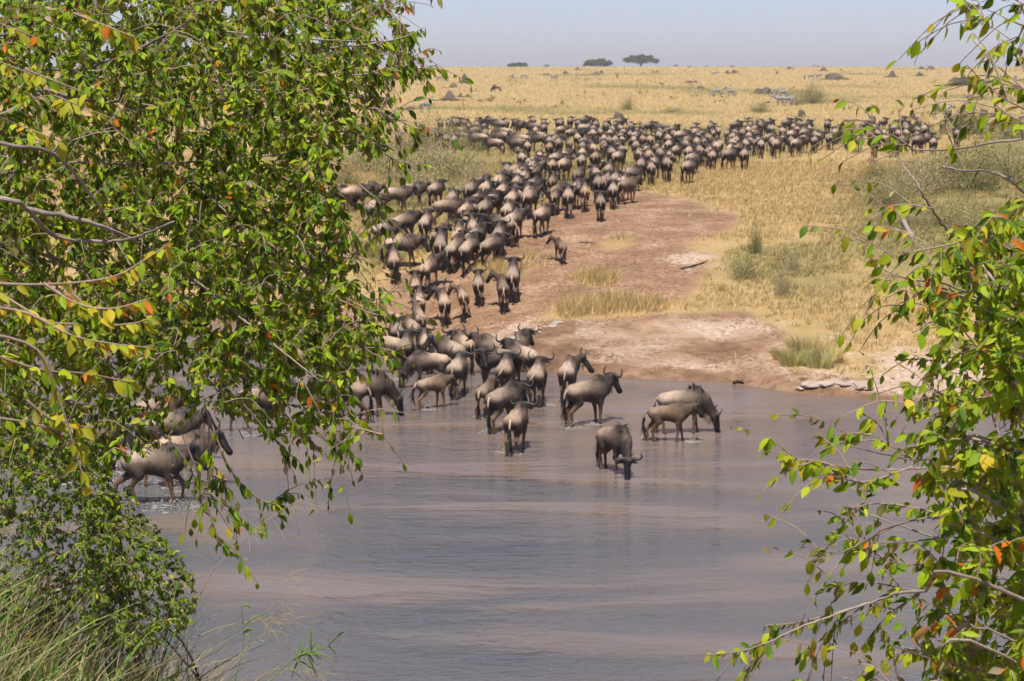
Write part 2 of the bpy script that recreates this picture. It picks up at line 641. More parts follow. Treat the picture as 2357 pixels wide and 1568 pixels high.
ys = np.concatenate([np.arange(-14, 0, 1.0), np.arange(0, 28, .4), np.arange(28, 50, 2.0), np.arange(50, 105, .16),
                     105 * np.cumprod(np.full(280, 1.0165))])
ys = np.append(ys[ys < 2600], 2600.0)
tt = np.linspace(-1, 1, 401)
wd = 13 + 0.36 * np.maximum(ys, 0)
GX = tt[None, :] * wd[:, None]
GY = np.repeat(ys[:, None], len(tt), 1)
GZ = H(GX, GY)
so, gr, sa, we = ground_masks(GX.ravel(), GY.ravel())
nr, nc = GX.shape
idx = np.arange(nr * nc).reshape(nr, nc)
Q = np.stack([idx[:-1, :-1], idx[:-1, 1:], idx[1:, 1:], idx[1:, :-1]], -1).reshape(-1, 4)
me = mesh_np('ground', np.stack([GX.ravel(), GY.ravel(), GZ.ravel()], 1), [Q], np.stack([so, gr, sa, we], 1), M_GROUND, True)
tag(link('ground', me), 'dry savanna ground with bare brown trail and sandy riverbank', kind='structure')

# river sheet: shallower, sandier water near the far shore
rx, ry = np.meshgrid(np.linspace(-60, 60, 161), np.concatenate([np.arange(12, 80, .6)]))
ts = ry - shore(rx)
shal = np.maximum(sstep(ts, -3.0, 0.2) * 0.8, .62 * np.exp(-((rx - 2) / 9.5) ** 2 - ((ry - 50) / 8.0) ** 2))
me = mesh_np('river', np.stack([rx.ravel(), ry.ravel(), np.zeros(rx.size)], 1),
             [np.stack([a.ravel() for a in (lambda i: (i[:-1, :-1], i[:-1, 1:], i[1:, 1:], i[1:, :-1]))(np.arange(rx.size).reshape(rx.shape))], 1)],
             np.stack([shal.ravel()] * 3, 1), M_WATER, True)
tag(link('river', me), 'shallow muddy pinkish brown river', kind='structure')

# ------------------------------------------------------------------ animals: one smooth skin over round cones
def smin(a, b, k):
    h = np.clip(0.5 + 0.5 * (b - a) / k, 0, 1)
    return b + (a - b) * h - k * h * (1 - h)


def skin(prims, vox=0.026):
    """prims: (ax,ay,az, bx,by,bz, ra, rb, squash_y, blend). Returns verts, quads"""
    P = np.array([q[:10] for q in prims], float)
    rm = np.maximum(P[:, 6], P[:, 7])
    lo = np.minimum(P[:, 0:3], P[:, 3:6]) - rm[:, None] - .06
    hi = np.maximum(P[:, 0:3], P[:, 3:6]) + rm[:, None] + .06
    g0, g1 = lo.min(0), hi.max(0)
    n = np.ceil((g1 - g0) / vox).astype(int) + 1
    F = np.full(n, 0.35, np.float32)
    ax = [g0[i] + vox * np.arange(n[i]) for i in range(3)]
    for q in P:
        a, b, ra, rb, sq, k = q[0:3], q[3:6], q[6], q[7], q[8], q[9]
        m = max(ra, rb) + k + 2.5 * vox
        s = []
        for i in range(3):
            i0 = max(0, int((min(a[i], b[i]) - m - g0[i]) / vox))
            i1 = min(n[i], int((max(a[i], b[i]) + m - g0[i]) / vox) + 2)
            s.append(slice(i0, i1))
        X, Y, Z = np.meshgrid(ax[0][s[0]], ax[1][s[1]], ax[2][s[2]], indexing='ij')
        ym = (a[1] + b[1]) * .5
        Y = ym + (Y - ym) / sq
        d = b - a
        t = np.clip(((X - a[0]) * d[0] + (Y - a[1]) * d[1] + (Z - a[2]) * d[2]) / (d @ d + 1e-9), 0, 1)
        D = np.sqrt((X - a[0] - t * d[0]) ** 2 + (Y - a[1] - t * d[1]) ** 2 + (Z - a[2] - t * d[2]) ** 2) - (ra + t * (rb - ra))
        sub = F[s[0], s[1], s[2]]
        F[s[0], s[1], s[2]] = smin(sub, D, k)
    ins = F < 0
    c = np.zeros(tuple(n - 1), int)
    for dx in (0, 1):
        for dy in (0, 1):
            for dz in (0, 1):
                c += ins[dx:n[0] - 1 + dx, dy:n[1] - 1 + dy, dz:n[2] - 1 + dz]
    act = np.argwhere((c > 0) & (c < 8))
    vid = np.full(tuple(n - 1), -1)
    vid[tuple(act.T)] = np.arange(len(act))
    S = np.zeros((len(act), 3))
    cnt = np.zeros(len(act))
    cor = [(x, y, z) for x in (0, 1) for y in (0, 1) for z in (0, 1)]
    for i, p in enumerate(cor):
        for q in cor[i + 1:]:
            if sum(abs(u - v) for u, v in zip(p, q)) != 1:
                continue
            f0 = F[tuple((act + p).T)]
            f1 = F[tuple((act + q).T)]
            mk = (f0 < 0) != (f1 < 0)
            t = np.where(mk, f0 / (f0 - f1 + 1e-12), 0)
            pt = np.array(p) + t[:, None] * (np.array(q) - np.array(p))
            S += pt * mk[:, None]
            cnt += mk
    V = g0 + vox * (act + S / cnt[:, None])
    quads = []
    for A in range(3):
        B, C = (A + 1) % 3, (A + 2) % 3
        sl0 = [slice(None)] * 3
        sl1 = [slice(None)] * 3
        sl0[A] = slice(0, -1)
        sl1[A] = slice(1, None)
        i0, i1 = ins[tuple(sl0)], ins[tuple(sl1)]
        e = np.argwhere(i0 != i1)
        e = e[(e[:, B] > 0) & (e[:, C] > 0) & (e[:, B] < n[B] - 1) & (e[:, C] < n[C] - 1)]
        flip = i0[tuple(e.T)]
        eb = np.zeros(3, int)
        eb[B] = 1
        ec = np.zeros(3, int)
        ec[C] = 1
        q = np.stack([vid[tuple((e - eb - ec).T)], vid[tuple((e - ec).T)], vid[tuple(e.T)], vid[tuple((e - eb).T)]], 1)
        q[~flip] = q[~flip][:, ::-1]
        quads.append(q)
    return V, np.concatenate(quads)


def unit(v):
    v = np.asarray(v, float)
    return v / (np.linalg.norm(v) + 1e-9)


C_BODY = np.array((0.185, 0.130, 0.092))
C_TOP = np.array((0.450, 0.335, 0.240))  # painted sunlit tone of the haunch top; also the pale tail dock
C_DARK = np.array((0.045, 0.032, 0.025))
C_BLACK = np.array((0.014, 0.012, 0.012))
C_LEG = np.array((0.190, 0.105, 0.055))
C_BEARD = np.array((0.46, 0.38, 0.27))
C_HORN = np.array((0.055, 0.048, 0.044))


def wildebeest(dx=(0.12, -0.12, -0.14, 0.12), lift=(0, 0, 0, 0), yaw=0.0, neck=0.0, headp=0.0, calf=False, tailx=0.0, tailup=0.0, run=0.0):
    """dx: step of fore-left, fore-right, hind-left, hind-right foot; neck: -1 down to the water .. +1 raised"""
    pr = []
    L = 1.0

    def add(a, b, ra, rb, sq=1.0, k=.05):
        pr.append((*a, *b, ra, rb, sq, k))
    slim = 0.84 if calf else 1.0
    # trunk: deep chest narrowing to the belly, high withers, sloping rump
    add((-.58, 0, .93), (-.20, 0, .93), .205 * slim, .240 * slim, .84, .09)
    add((-.20, 0, .92), (.26, 0, .885), .245 * slim, .310 * slim, .72, .10)
    add((.26, 0, .92), (.45, 0, .97), .295 * slim, .235 * slim, .68, .10)
    add((.02, 0, 1.06), (.32, 0, 1.175), .15, .175 * (.8 if calf else 1), .58, .13)
    add((-.64, 0, .99), (-.28, 0, 1.06), .12 * slim, .135 * slim, .92, .10)
    # neck and head
    if neck <= -.5:
        nb = np.array((.60, 0, .90))
        poll = np.array((.94, 0, .50))
        hd = unit((.22, 0, -.97))
    else:
        poll = np.array((.86, 0, 1.14 + .20 * neck))
        nb = np.array((.56, 0, 1.05 + .07 * neck))
        hd = unit((.56 + .25 * headp, 0, -.80 + .6 * headp))
    cy, sy = math.cos(yaw), math.sin(yaw)

    def rot(v, o):
        v = np.asarray(v, float) - o
        return np.array((v[0] * cy - v[1] * sy, v[0] * sy + v[1] * cy, v[2])) + o
    piv = np.array((.42, 0, 1.0))
    poll_r = rot(poll, piv)
    nbr = rot(nb, piv) * .5 + nb * .5
    hd_r = rot(hd, np.zeros(3))
    lat = rot((0, 1, 0), np.zeros(3))
    if abs(yaw) > .2:
        hd2 = np.array((hd_r[0] * math.cos(yaw * .35) - hd_r[1] * math.sin(yaw * .35), hd_r[0] * math.sin(yaw * .35) + hd_r[1] * math.cos(yaw * .35), hd_r[2]))
        hd_r = unit(hd2)
        lat = unit(np.cross((0, 0, 1), hd_r))
    nrm = unit(np.cross(hd_r, lat))
    if nrm[2] < 0 and neck > -.5 or (neck <= -.5 and nrm[0] * cy + nrm[1] * sy < 0):
        nrm = -nrm
    add((.38, 0, 1.02), nbr, .245 * slim, .200 * slim, .64, .09)
    add(nbr, poll_r, .200 * slim, .130 * slim, .66, .07)
    hl = .45 if not calf else .34
    mid = poll_r + hd_r * hl * .45
    muz = poll_r + hd_r * hl
    add(poll_r, mid, .118, .092, .80, .05)
    add(mid, muz, .090, .074, .9, .04)
    add(muz, muz + hd_r * .03, .072, .070, 1.1, .03)
    # legs
    for i, s in ((0, 1), (1, -1)):
        d, lf = dx[i], lift[i]
        S = np.array((.34, s * .14, .84))
        E = np.array((.30 + .25 * d, s * .145, .64))
        W = np.array((.33 + .55 * d + .10 * lf, s * .125, .385 + .10 * lf))
        Fk = np.array((.33 + d - .10 * lf, s * .12, .10 + .16 * lf))
        Ho = Fk + np.array((.035 - .06 * lf, 0, -.068))
        add(S, E, .135 * slim, .092 * slim, .75, .06)
        add(E, W, .082 * slim, .046, .9, .04)
        add(W, Fk, .043, .033, 1, .02)
        add(Fk, Ho, .037, .043, 1, .02)
    for i, s in ((2, 1), (3, -1)):
        d, lf = dx[i], lift[i]
        Hp = np.array((-.56, s * .12, .90))
        St = np.array((-.46 + .35 * d, s * .145, .68))
        Hk = np.array((-.72 + .72 * d - .02 * lf, s * .115, .43 + .06 * lf))
        Fk = np.array((-.66 + d - .08 * lf, s * .115, .10 + .14 * lf))
        Ho = Fk + np.array((.035 - .06 * lf, 0, -.068))
        add(Hp, St, .185 * slim, .115 * slim, .72, .08)
        add(St, Hk, .105 * slim, .050, .85, .04)
        add(Hk, Fk, .045, .034, 1, .02)
        add(Fk, Ho, .037, .043, 1, .02)
    pr = [(q[0] * .90, q[1], q[2], q[3] * .90, *q[4:]) for q in pr]
    for v_ in (poll_r, nbr, piv):
        v_[0] *= .90
    V, Qd = skin(pr)
    # coat pattern by place on the animal, with sun and shade painted in
    x, y, z = V.T
    hp = (V - poll_r) @ hd_r
    dist_head = np.linalg.norm(V - (poll_r + np.clip(hp, 0, hl)[:, None] * hd_r), axis=1)
    is_head = (dist_head < .15) & (hp > -.02)
    nd = np.linalg.norm(V - (nbr + (poll_r - nbr) * np.clip(((V - nbr) @ (poll_r - nbr)) / ((poll_r - nbr) @ (poll_r - nbr)), 0, 1)[:, None]), axis=1)
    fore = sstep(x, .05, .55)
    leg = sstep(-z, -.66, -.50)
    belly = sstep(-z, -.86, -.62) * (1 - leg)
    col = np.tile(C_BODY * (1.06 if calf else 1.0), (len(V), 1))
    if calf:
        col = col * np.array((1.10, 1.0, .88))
    tp_ = (sstep(z, .88, 1.06) * sstep(-x, -.10, .30))[:, None] * (.9 if not calf else .5)  # sunlight on the haunch top painted into the coat
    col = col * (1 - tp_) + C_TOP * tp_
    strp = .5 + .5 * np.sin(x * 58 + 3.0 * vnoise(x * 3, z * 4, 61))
    dk = .34 * fore + .72 * belly + .55 * fore * strp * (z > .72) + .60 * sstep(-z, -1.06, -.80) * (1 - leg) + .55 * sstep(z, 1.10, 1.24) * sstep(x, -.02, .18)  # height term paints flank shade; belly, shoulder and withers are coat pattern
    rump = sstep(-x, .45, .65) * sstep(-z, -.98, -.78) * (1 - leg)  # painted shade below the rump together with darker hair
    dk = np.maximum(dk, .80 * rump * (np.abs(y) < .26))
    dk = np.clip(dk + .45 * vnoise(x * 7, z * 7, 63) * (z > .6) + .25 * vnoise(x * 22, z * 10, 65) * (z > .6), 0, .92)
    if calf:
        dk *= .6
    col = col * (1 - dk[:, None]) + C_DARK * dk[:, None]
    col = col * (1 - leg[:, None]) + (C_LEG * (1.15 if calf else .9)) * leg[:, None]
    hoof = sstep(-z, -.10, -.06)
    col = col * (1 - hoof[:, None]) + C_BLACK * hoof[:, None]
    front = ((V - poll_r) @ nrm) > .005
    face = np.where(front, 1.0, .45) * is_head
    muzz = sstep(hp, hl * .62, hl * .9) * is_head
    hcol = C_BODY * .75
    col = np.where(is_head[:, None], hcol * (1 - face[:, None]) + C_BLACK * 1.4 * face[:, None], col)
    col = col * (1 - muzz[:, None]) + C_BLACK * muzz[:, None]
    ridge = (np.abs(y) < .03) * sstep(z, 1.12, 1.22) * (x < .4) * .5
    col = col * (1 - ridge[:, None]) + C_DARK * ridge[:, None]
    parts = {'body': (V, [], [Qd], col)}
    # horns: out and down from the boss, then up and in
    up = unit(-.75 * hd_r + .66 * nrm)
    fw = unit(np.cross(up, lat))
    rs = np.random.default_rng(3)
    for s in (1, -1):
        if calf:
            pts = [poll_r + up * a + lat * s * b for a, b in ((.06, .03), (.13, .05), (.22, .055))]
            rad = [.022, .017, .006]
        else:
            pts = [poll_r + up * a + lat * s * b + fw * c for a, b, c in
                   ((.075, .02, .0), (.085, .10, .01), (.055, .20, .02), (.045, .29, .02), (.10, .355, .01), (.20, .36, .0), (.285, .30, -.01))]
            rad = [.052, .050, .042, .034, .028, .020, .007]
        sp = spline(pts, 14)
        rr = np.interp(np.linspace(0, 1, 14), np.linspace(0, 1, len(rad)), rad)
        Vt, T, Qt = tube(sp, rr, 8)
        parts['horn' if s > 0 else 'horn2'] = (Vt, [T], [Qt], np.tile(C_HORN, (len(Vt), 1)))
        # ears hang out to the side
        e0 = poll_r + lat * s * .085 - fw * .0 + up * .0
        e = [e0, e0 + lat * s * .09 - up * .02, e0 + lat * s * .19 - up * .06]
        Vt, T, Qt = tube(spline(e, 6), [.022, .042, .045, .036, .022, .006], 6)
        Vt = Vt + 0
        parts['ear' if s > 0 else 'ear2'] = (Vt, [T], [Qt], np.tile(C_DARK * 1.1, (len(Vt), 1)))

    def hair(pts, root_dirs, lens, w, colr, wob):
        Vh, Th, Ch = [], [], []
        for k, (p, d_, ln) in enumerate(zip(pts, root_dirs, lens)):
            side = unit(np.cross(d_, rs.normal(size=3))) * w
            tip = p + unit(d_ + rs.normal(size=3) * wob) * ln
            b = len(Vh) * 4
            m_ = (p * .45 + tip * .55) + rs.normal(size=3) * ln * .05
            Vh.append([p - side, p + side, m_ + side * .7, tip])
            Th += [[b, b + 1, b + 2], [b, b + 2, b + 3]]
            Ch.append(np.tile(colr * rs.uniform(.7, 1.3), (4, 1)))
        return np.array(Vh).reshape(-1, 3), [np.array(Th)], [], np.concatenate(Ch)
    # mane from the withers to the poll
    top0 = np.array((.16, 0, 1.285 if not calf else 1.26))
    top1 = np.array((.38, 0, 1.285 if not calf else 1.25))
    axis = poll_r - nbr
    upn = unit(np.cross(axis, lat) * np.sign(np.cross(axis, lat)[2] + 1e-6))
    if neck <= -.5:
        upn = unit(np.array((.75 * cy, .75 * sy, .66)))
    top2 = nbr + upn * .15
    top3 = poll_r + upn * .10
    ln_ = np.repeat(spline([top0, top1, top2, top3], 60 if not calf else 30), 3 if not calf else 1, axis=0)
    p_ = ln_ + rs.normal(size=ln_.shape) * .012
    parts['mane'] = hair(p_, [unit(upn * rs.uniform(-.75, .12) + lat * rs.choice((-1, 1)) * .62 - unit(axis) * .35) for _ in p_], rs.uniform(.07, .24, len(p_)) * (.6 if calf else 1), .013, C_BLACK * 1.6, .16)
    # beard under the throat
    low0, low1 = nbr - upn * .14, poll_r + hd_r * .16 - nrm * .10
    if neck <= -.5:
        low0, low1 = nbr - upn * .16, poll_r - nrm * .10 + hd_r * .08
    bl = low0 + (low1 - low0) * rs.uniform(-.1, 1, 90 if not calf else 20)[:, None] + lat * rs.normal(0, .03, 90 if not calf else 20)[:, None]
    parts['beard'] = hair(bl, [np.array((-.12, 0, -1.0))] * len(bl), rs.uniform(.12, .27, len(bl)) * (.45 if calf else 1), .018, C_BEARD * .8 if not calf else C_BODY, .12)
    # tail: pale dock, long black brush
    tz = .33 if calf else .24
    t0 = np.array((-.725, 0, 1.02))
    tp = spline([t0, t0 + (-.07, tailx * .15, -.12 + .10 * tailup), t0 + (-.10 - .15 * tailup, tailx * .5, -.34 + .28 * tailup), t0 + (-.06 - .30 * tailup, tailx, -.62 + .42 * tailup)], 10)
    Vt, T, Qt = tube(tp, np.linspace(.038, .016, 10), 6)
    tc = np.where((np.arange(len(Vt)) < 30)[:, None], C_TOP * 1.1, C_DARK)
    k0 = rs.integers(4, 10, 46)
    hv, ht, _, hc = hair(tp[k0] + rs.normal(size=(46, 3)) * .012, [np.array((-.05 - .25 * tailup, .35 * tailx, -1.0 + .4 * tailup))] * 46, rs.uniform(.20, .46, 46), .018, C_BLACK * 1.3, .13)
    parts['tail'] = (np.concatenate([Vt, hv]), [T, ht[0] + len(Vt)], [Qt], np.concatenate([tc, hc]))
    return parts


def part_meshes(prefix, parts, mat):
    out = []
    for nm, (V, T, Qs, C) in parts.items():
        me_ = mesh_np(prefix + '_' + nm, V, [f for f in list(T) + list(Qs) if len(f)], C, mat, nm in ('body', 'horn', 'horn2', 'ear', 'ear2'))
        out.append((nm.rstrip('2'), me_))
    sp = Soup()
    for nm, (V, T, Qs, C) in parts.items():
        sp.add(V, np.concatenate(T) if len(T) else None, np.concatenate(Qs) if len(Qs) else None, C)
    V, f, C = sp.arrays()
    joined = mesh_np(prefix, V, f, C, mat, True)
    return out, joined, (V, f, C)


POSES = {
    'walk': dict(),
    'walkb': dict(dx=(-.13, .13, .10, -.15), neck=.1, tailx=.05),
    'walkc': dict(dx=(.20, -.10, .02, -.10), neck=-.25, headp=-.2, tailx=-.05),
    'stand': dict(dx=(.02, -.03, .0, -.05), neck=.35),
    'left': dict(dx=(.08, -.06, -.08, .06), yaw=.95, neck=.3),
    'right': dict(dx=(-.08, .10, .08, -.08), yaw=-.95, neck=.3, tailx=.08),
    'low': dict(dx=(.12, -.12, -.06, .10), neck=-.45, headp=-.3, yaw=-.25),
    'drink': dict(dx=(.10, -.08, -.12, .06), neck=-1.0, yaw=.0),
    'drinkl': dict(dx=(.06, -.12, -.06, .10), neck=-1.0, yaw=-.35),
    'run': dict(dx=(.34, .05, -.30, .22), lift=(.8, 0, .3, 0), neck=.25, tailup=.9, tailx=.1),
    'swish': dict(dx=(.05, -.08, -.02, .08), neck=.2, tailx=.30, tailup=.45),
    'calf': dict(calf=True, dx=(.10, -.12, -.10, .14), neck=.15),
    'calfb': dict(calf=True, dx=(-.10, .10, .14, -.08), neck=-.2, tailup=.5, tailx=-.1),
    'calfl': dict(calf=True, dx=(.06, -.06, -.08, .06), neck=.4, yaw=.9, tailx=.1),
}
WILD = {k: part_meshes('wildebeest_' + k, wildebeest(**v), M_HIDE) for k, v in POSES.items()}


def slope_rot(x, y, head):
    c, s = math.cos(head), math.sin(head)
    if y < float(shore(x)):
        return 0.0, 0.0
    e = .6
    a = float(H(x + c * e, y + s * e, False) - H(x - c * e, y - s * e, False)) / (2 * e)
    b = float(H(x - s * .3, y + c * .3, False) - H(x + s * .3, y - c * .3, False)) / .6
    return -math.atan(a) * .9, math.atan(b) * .4


def put_wild(x, y, head_deg, pose, scale, label, group, detailed, cat='wildebeest'):
    h = math.radians(head_deg)
    z = -0.05 if y < float(shore(x)) else float(H(x, y)) - .015
    ry_, rx_ = slope_rot(x, y, h)
    meshes, joined, _ = WILD[pose]
    if detailed:
        r = link('wildebeest', None)
        for nm, me_ in meshes:
            q = link(nm, me_, r)
            if nm in ('mane', 'beard'):
                q['kind'] = 'stuff'
    else:
        r = link('wildebeest', joined)
    r.location = (x, y, z)
    r.rotation_euler = (rx_, ry_, h)
    r.scale = (scale,) * 3
    tag(r, label, cat, group)
    return r


# --- near animals: (sx, sy, raised, heading, pose, scale, label); sx, sy on the 4096-wide photograph
G_W, G_S = 'wildebeest wading in the river', 'wildebeest climbing the trail'
NEAR = [
    (2356, 1697, 0, 36, 'stand', 1.02, 'adult wildebeest standing side on in the river with head raised and pale beard', G_W),
    (2272, 1600, 0, 82, 'right', .98, 'wildebeest standing rump first at the water edge, head turned right, right of the bunch', G_W),
    (2735, 1730, 0, 6, 'drink', .96, 'large wildebeest drinking with muzzle in the water behind a calf', G_W),
    (2680, 1765, 0, -4, 'calf', .82, 'tan wildebeest calf walking right in front of the drinking adult', G_W),
    (2462, 1888, 0, -60, 'drinkl', .90, 'nearest wildebeest in open water, drinking with head lowered towards the camera', G_W),
    (2068, 1803, 0, 76, 'walk', .92, 'tan young wildebeest with wide curled horns, nearest of the bunch, seen from behind', G_W),
    (2020, 1718, 0, 56, 'walkc', .98, 'grey wildebeest with long black tail just behind the tan horned one', G_W),
    (1945, 1662, 0, 72, 'calf', .80, 'wildebeest calf with dark tail at the left edge of the bunch in the river', G_W),
    (2022, 1592, 0, 84, 'swish', .98, 'wildebeest with pale rump and tail curled sideways in the middle of the bunch', G_W),
    (2150, 1618, 0, 82, 'swish', 1.0, 'wildebeest with tail flicked right at the right side of the bunch', G_W),
    (1972, 1545, 0, 215, 'left', .96, 'wildebeest facing left at the left back of the bunch', G_W),
    (2085, 1535, 0, 125, 'stand', 1.0, 'dark shaggy necked wildebeest standing tall in the bunch', G_W),
    (1990, 1500, 0, 150, 'stand', 1.0, 'wildebeest whose raised horns top the back of the bunch', G_W),
    (2050, 1492, 0, 60, 'stand', 1.0, 'wildebeest behind the dark shaggy one at the water edge', G_W),
    (1832, 1583, 0, 80, 'walkb', .96, 'wildebeest seen from behind wading beside the pale legged calf', G_W),
    (1735, 1632, 0, 36, 'calfb', .78, 'pale legged wildebeest calf walking right with its tail swung left', G_W),
    (1712, 1548, 0, 190, 'drink', .88, 'brown wildebeest facing left with lowered head, drinking in front of the crossing', G_W),
    (1800, 1508, 0, 122, 'left', .98, 'large wildebeest turned away to the left with upright horns at the crossing', G_W),
    (1850, 1486, 0, 112, 'walk', 1.0, 'wildebeest half hidden behind the large one with upright horns', G_W),
    (1695, 1478, 0, 98, 'walkb', .98, 'wildebeest with pale rump leaving the river at the crossing', G_W),
    (1618, 1490, 0, 86, 'stand', .98, 'wildebeest with narrow horns seen from behind by the leaf tips', G_W),
    (1535, 1490, 0, 170, 'stand', 1.0, 'dark wildebeest facing left behind the leaf tips at the crossing', G_W),
    (1585, 1420, 0, 100, 'walk', .95, 'pale wildebeest just coming out of the water by the leaves', G_W),
    (1640, 1405, 0, 108, 'walkc', .95, 'wildebeest at the foot of the trail on wet mud', G_W),
    (1475, 1664, 0, 8, 'drink', .96, 'wildebeest with a long shaggy mane drinking at the right tip of the leaves', G_W),
    (1365, 1690, 0, 176, 'walk', .98, 'wildebeest with brown striped shoulder facing left behind the hanging leaves', G_W),
    (1058, 1722, 0, 10, 'run', .98, 'wildebeest splashing through the water behind the middle of the leaf curtain', G_W),
    (628, 2012, 0, 3, 'run', 1.04, 'wildebeest galloping right in the splashing water under the hanging twigs', G_W),
    (740, 1945, 0, 8, 'run', 1.0, 'wildebeest with pale back running right beside the galloping one', G_W),
    (690, 1845, 0, 10, 'walk', 1.02, 'wildebeest with head turned to the camera side behind the galloping ones', G_W),
    (640, 1772, 0, 40, 'right', 1.0, 'wildebeest with raised horned head farthest back of the splashing group', G_W),
    (385, 1888, 0, 0, 'low', 1.0, 'wildebeest with lowered head wading at the left of the splashing group', G_W),
    (170, 1850, 0, 10, 'run', 1.0, 'wildebeest running behind the dense leaves at the far left', G_W),
    (60, 1800, 0, 5, 'walk', 1.0, 'pale bodied wildebeest at the left picture edge behind leaves', G_W),
    (660, 1470, 0, 262, 'stand', 1.0, 'wildebeest facing the camera seen through the leaf curtain', G_W),
    (590, 1440, 0, 250, 'low', 1.0, 'wildebeest facing the camera, second one seen through the leaf curtain', G_W),
    # climbing the bank
    (1680, 1345, 0, 104, 'calf', .95, 'young wildebeest stepping out onto the wet trail foot', G_S),
    (1680, 1285, 0, 92, 'walkb', .95, 'wildebeest seen from behind at the foot of the trail, rump lit', G_S),
    (1782, 1292, 0, 95, 'left', .95, 'wildebeest walking up alone in the middle of the trail foot', G_S),
    (1868, 1262, 0, 96, 'calfl', .88, 'small wildebeest calf with head turned left on the lower trail', G_S),
    (1664, 1215, 0, 93, 'walk', .95, 'wildebeest walking up left edge of the lower trail by the leaves', G_S),
    (1918, 1205, 0, 90, 'walkb', .86, 'slim young wildebeest with wide horns on the grass strip', G_S),
    (2014, 1230, 0, 94, 'calfl', .98, 'young wildebeest walking beside the large grey one on the trail', G_S),
    (2056, 1190, 0, 86, 'stand', 1.05, 'large grey wildebeest with upright horns seen exactly from behind', G_S),
    (1722, 1148, 0, 68, 'right', .98, 'wildebeest with long black tail standing where the trail bends', G_S),
    (1580, 1105, 0, 94, 'walk', .95, 'wildebeest with curled horns below the one in profile', G_S),
    (1616, 1066, 0, 6, 'low', 1.05, 'wildebeest in full profile walking right on the grassy side of the trail', G_S),
    (1906, 1062, 0, 66, 'walk', 1.0, 'wildebeest with black tail low on the bare slope', G_S),
    (1962, 1048, 0, 50, 'walkc', .95, 'wildebeest half hidden beside the black tailed one low on the slope', G_S),
    (1843, 1052, 0, 64, 'walkb', 1.0, 'pale wildebeest stepping up the slope in front of the calves', G_S),
    (1768, 1015, 0, 62, 'calfb', .95, 'tan wildebeest calf with tail swung out to the left', G_S),
    (2240, 1046, 0, 105, 'calfl', .74, 'lone wildebeest calf on the bare slope with head turned left', G_S),
    (1552, 990, 0, 20, 'low', .9, 'wildebeest low in the grass at the left of the trail', G_S),
    (1632, 968, 0, 40, 'walkc', 1.0, 'dark wildebeest with striped shoulders behind a grass tuft', G_S),
    (1700, 962, 0, 80, 'walk', .95, 'wildebeest with curled horns beside the dark striped one', G_S),
    (1800, 905, 0, 14, 'walkc', 1.02, 'wildebeest walking right with a pale rump, middle of the slope', G_S),
    (2172, 940, 0, 66, 'walk', 1.0, 'wildebeest standing clear of the herd on the bare brown trail', G_S),
    (2052, 960, 0, 62, 'right', 1.0, 'wildebeest with pale rump and head turned right on the trail', G_S),
    (2005, 975, 0, 148, 'left', 1.0, 'dark wildebeest turned left across the trail', G_S),
    (2401, 882, 0, 88, 'stand', .95, 'tan wildebeest with ring like horns standing apart at the front of the herd', G_S),
    (2452, 832, 0, 86, 'stand', .98, 'wildebeest just right of the tan ring horned one', G_S),
    (2515, 815, 0, 48, 'calf', 1.0, 'young grey wildebeest at the front edge with its head to the right', G_S),
    (2338, 838, 0, 88, 'calf', 1.0, 'small wildebeest with dark tail left of the ring horned one', G_S),
    (2755, 735, 0, 60, 'walk', 1.0, 'wildebeest standing out in front of the herd on golden grass', G_S),
    (2850, 680, 0, 78, 'walkb', 1.0, 'wildebeest with long tail at the front edge over golden grass', G_S),
    (1745, 828, 0, 70, 'stand', .98, 'wildebeest with a high dark hump beside the bushy shoulder', G_S),
    (1655, 825, 0, 12, 'walk', .92, 'brown wildebeest walking right behind the horned pair', G_S),
    (1590, 858, 0, 8, 'walkb', 1.0, 'grey wildebeest in profile facing right near the leaf tips', G_S),
    (1500, 905, 0, 75, 'walk', .98, 'wildebeest seen from behind left of the profile one', G_S),
    (1420, 850, 0, 30, 'walk', 1.0, 'dark wildebeest at the left end of the slope herd under leaves', G_S),
    (1470, 840, 0, 15, 'low', 1.0, 'wildebeest with lowered neck at the left end of the slope herd', G_S),
    (1360, 850, 0, 20, 'drink', .95, 'grazing wildebeest under the leaf tips at the left of the slope', G_S),
]
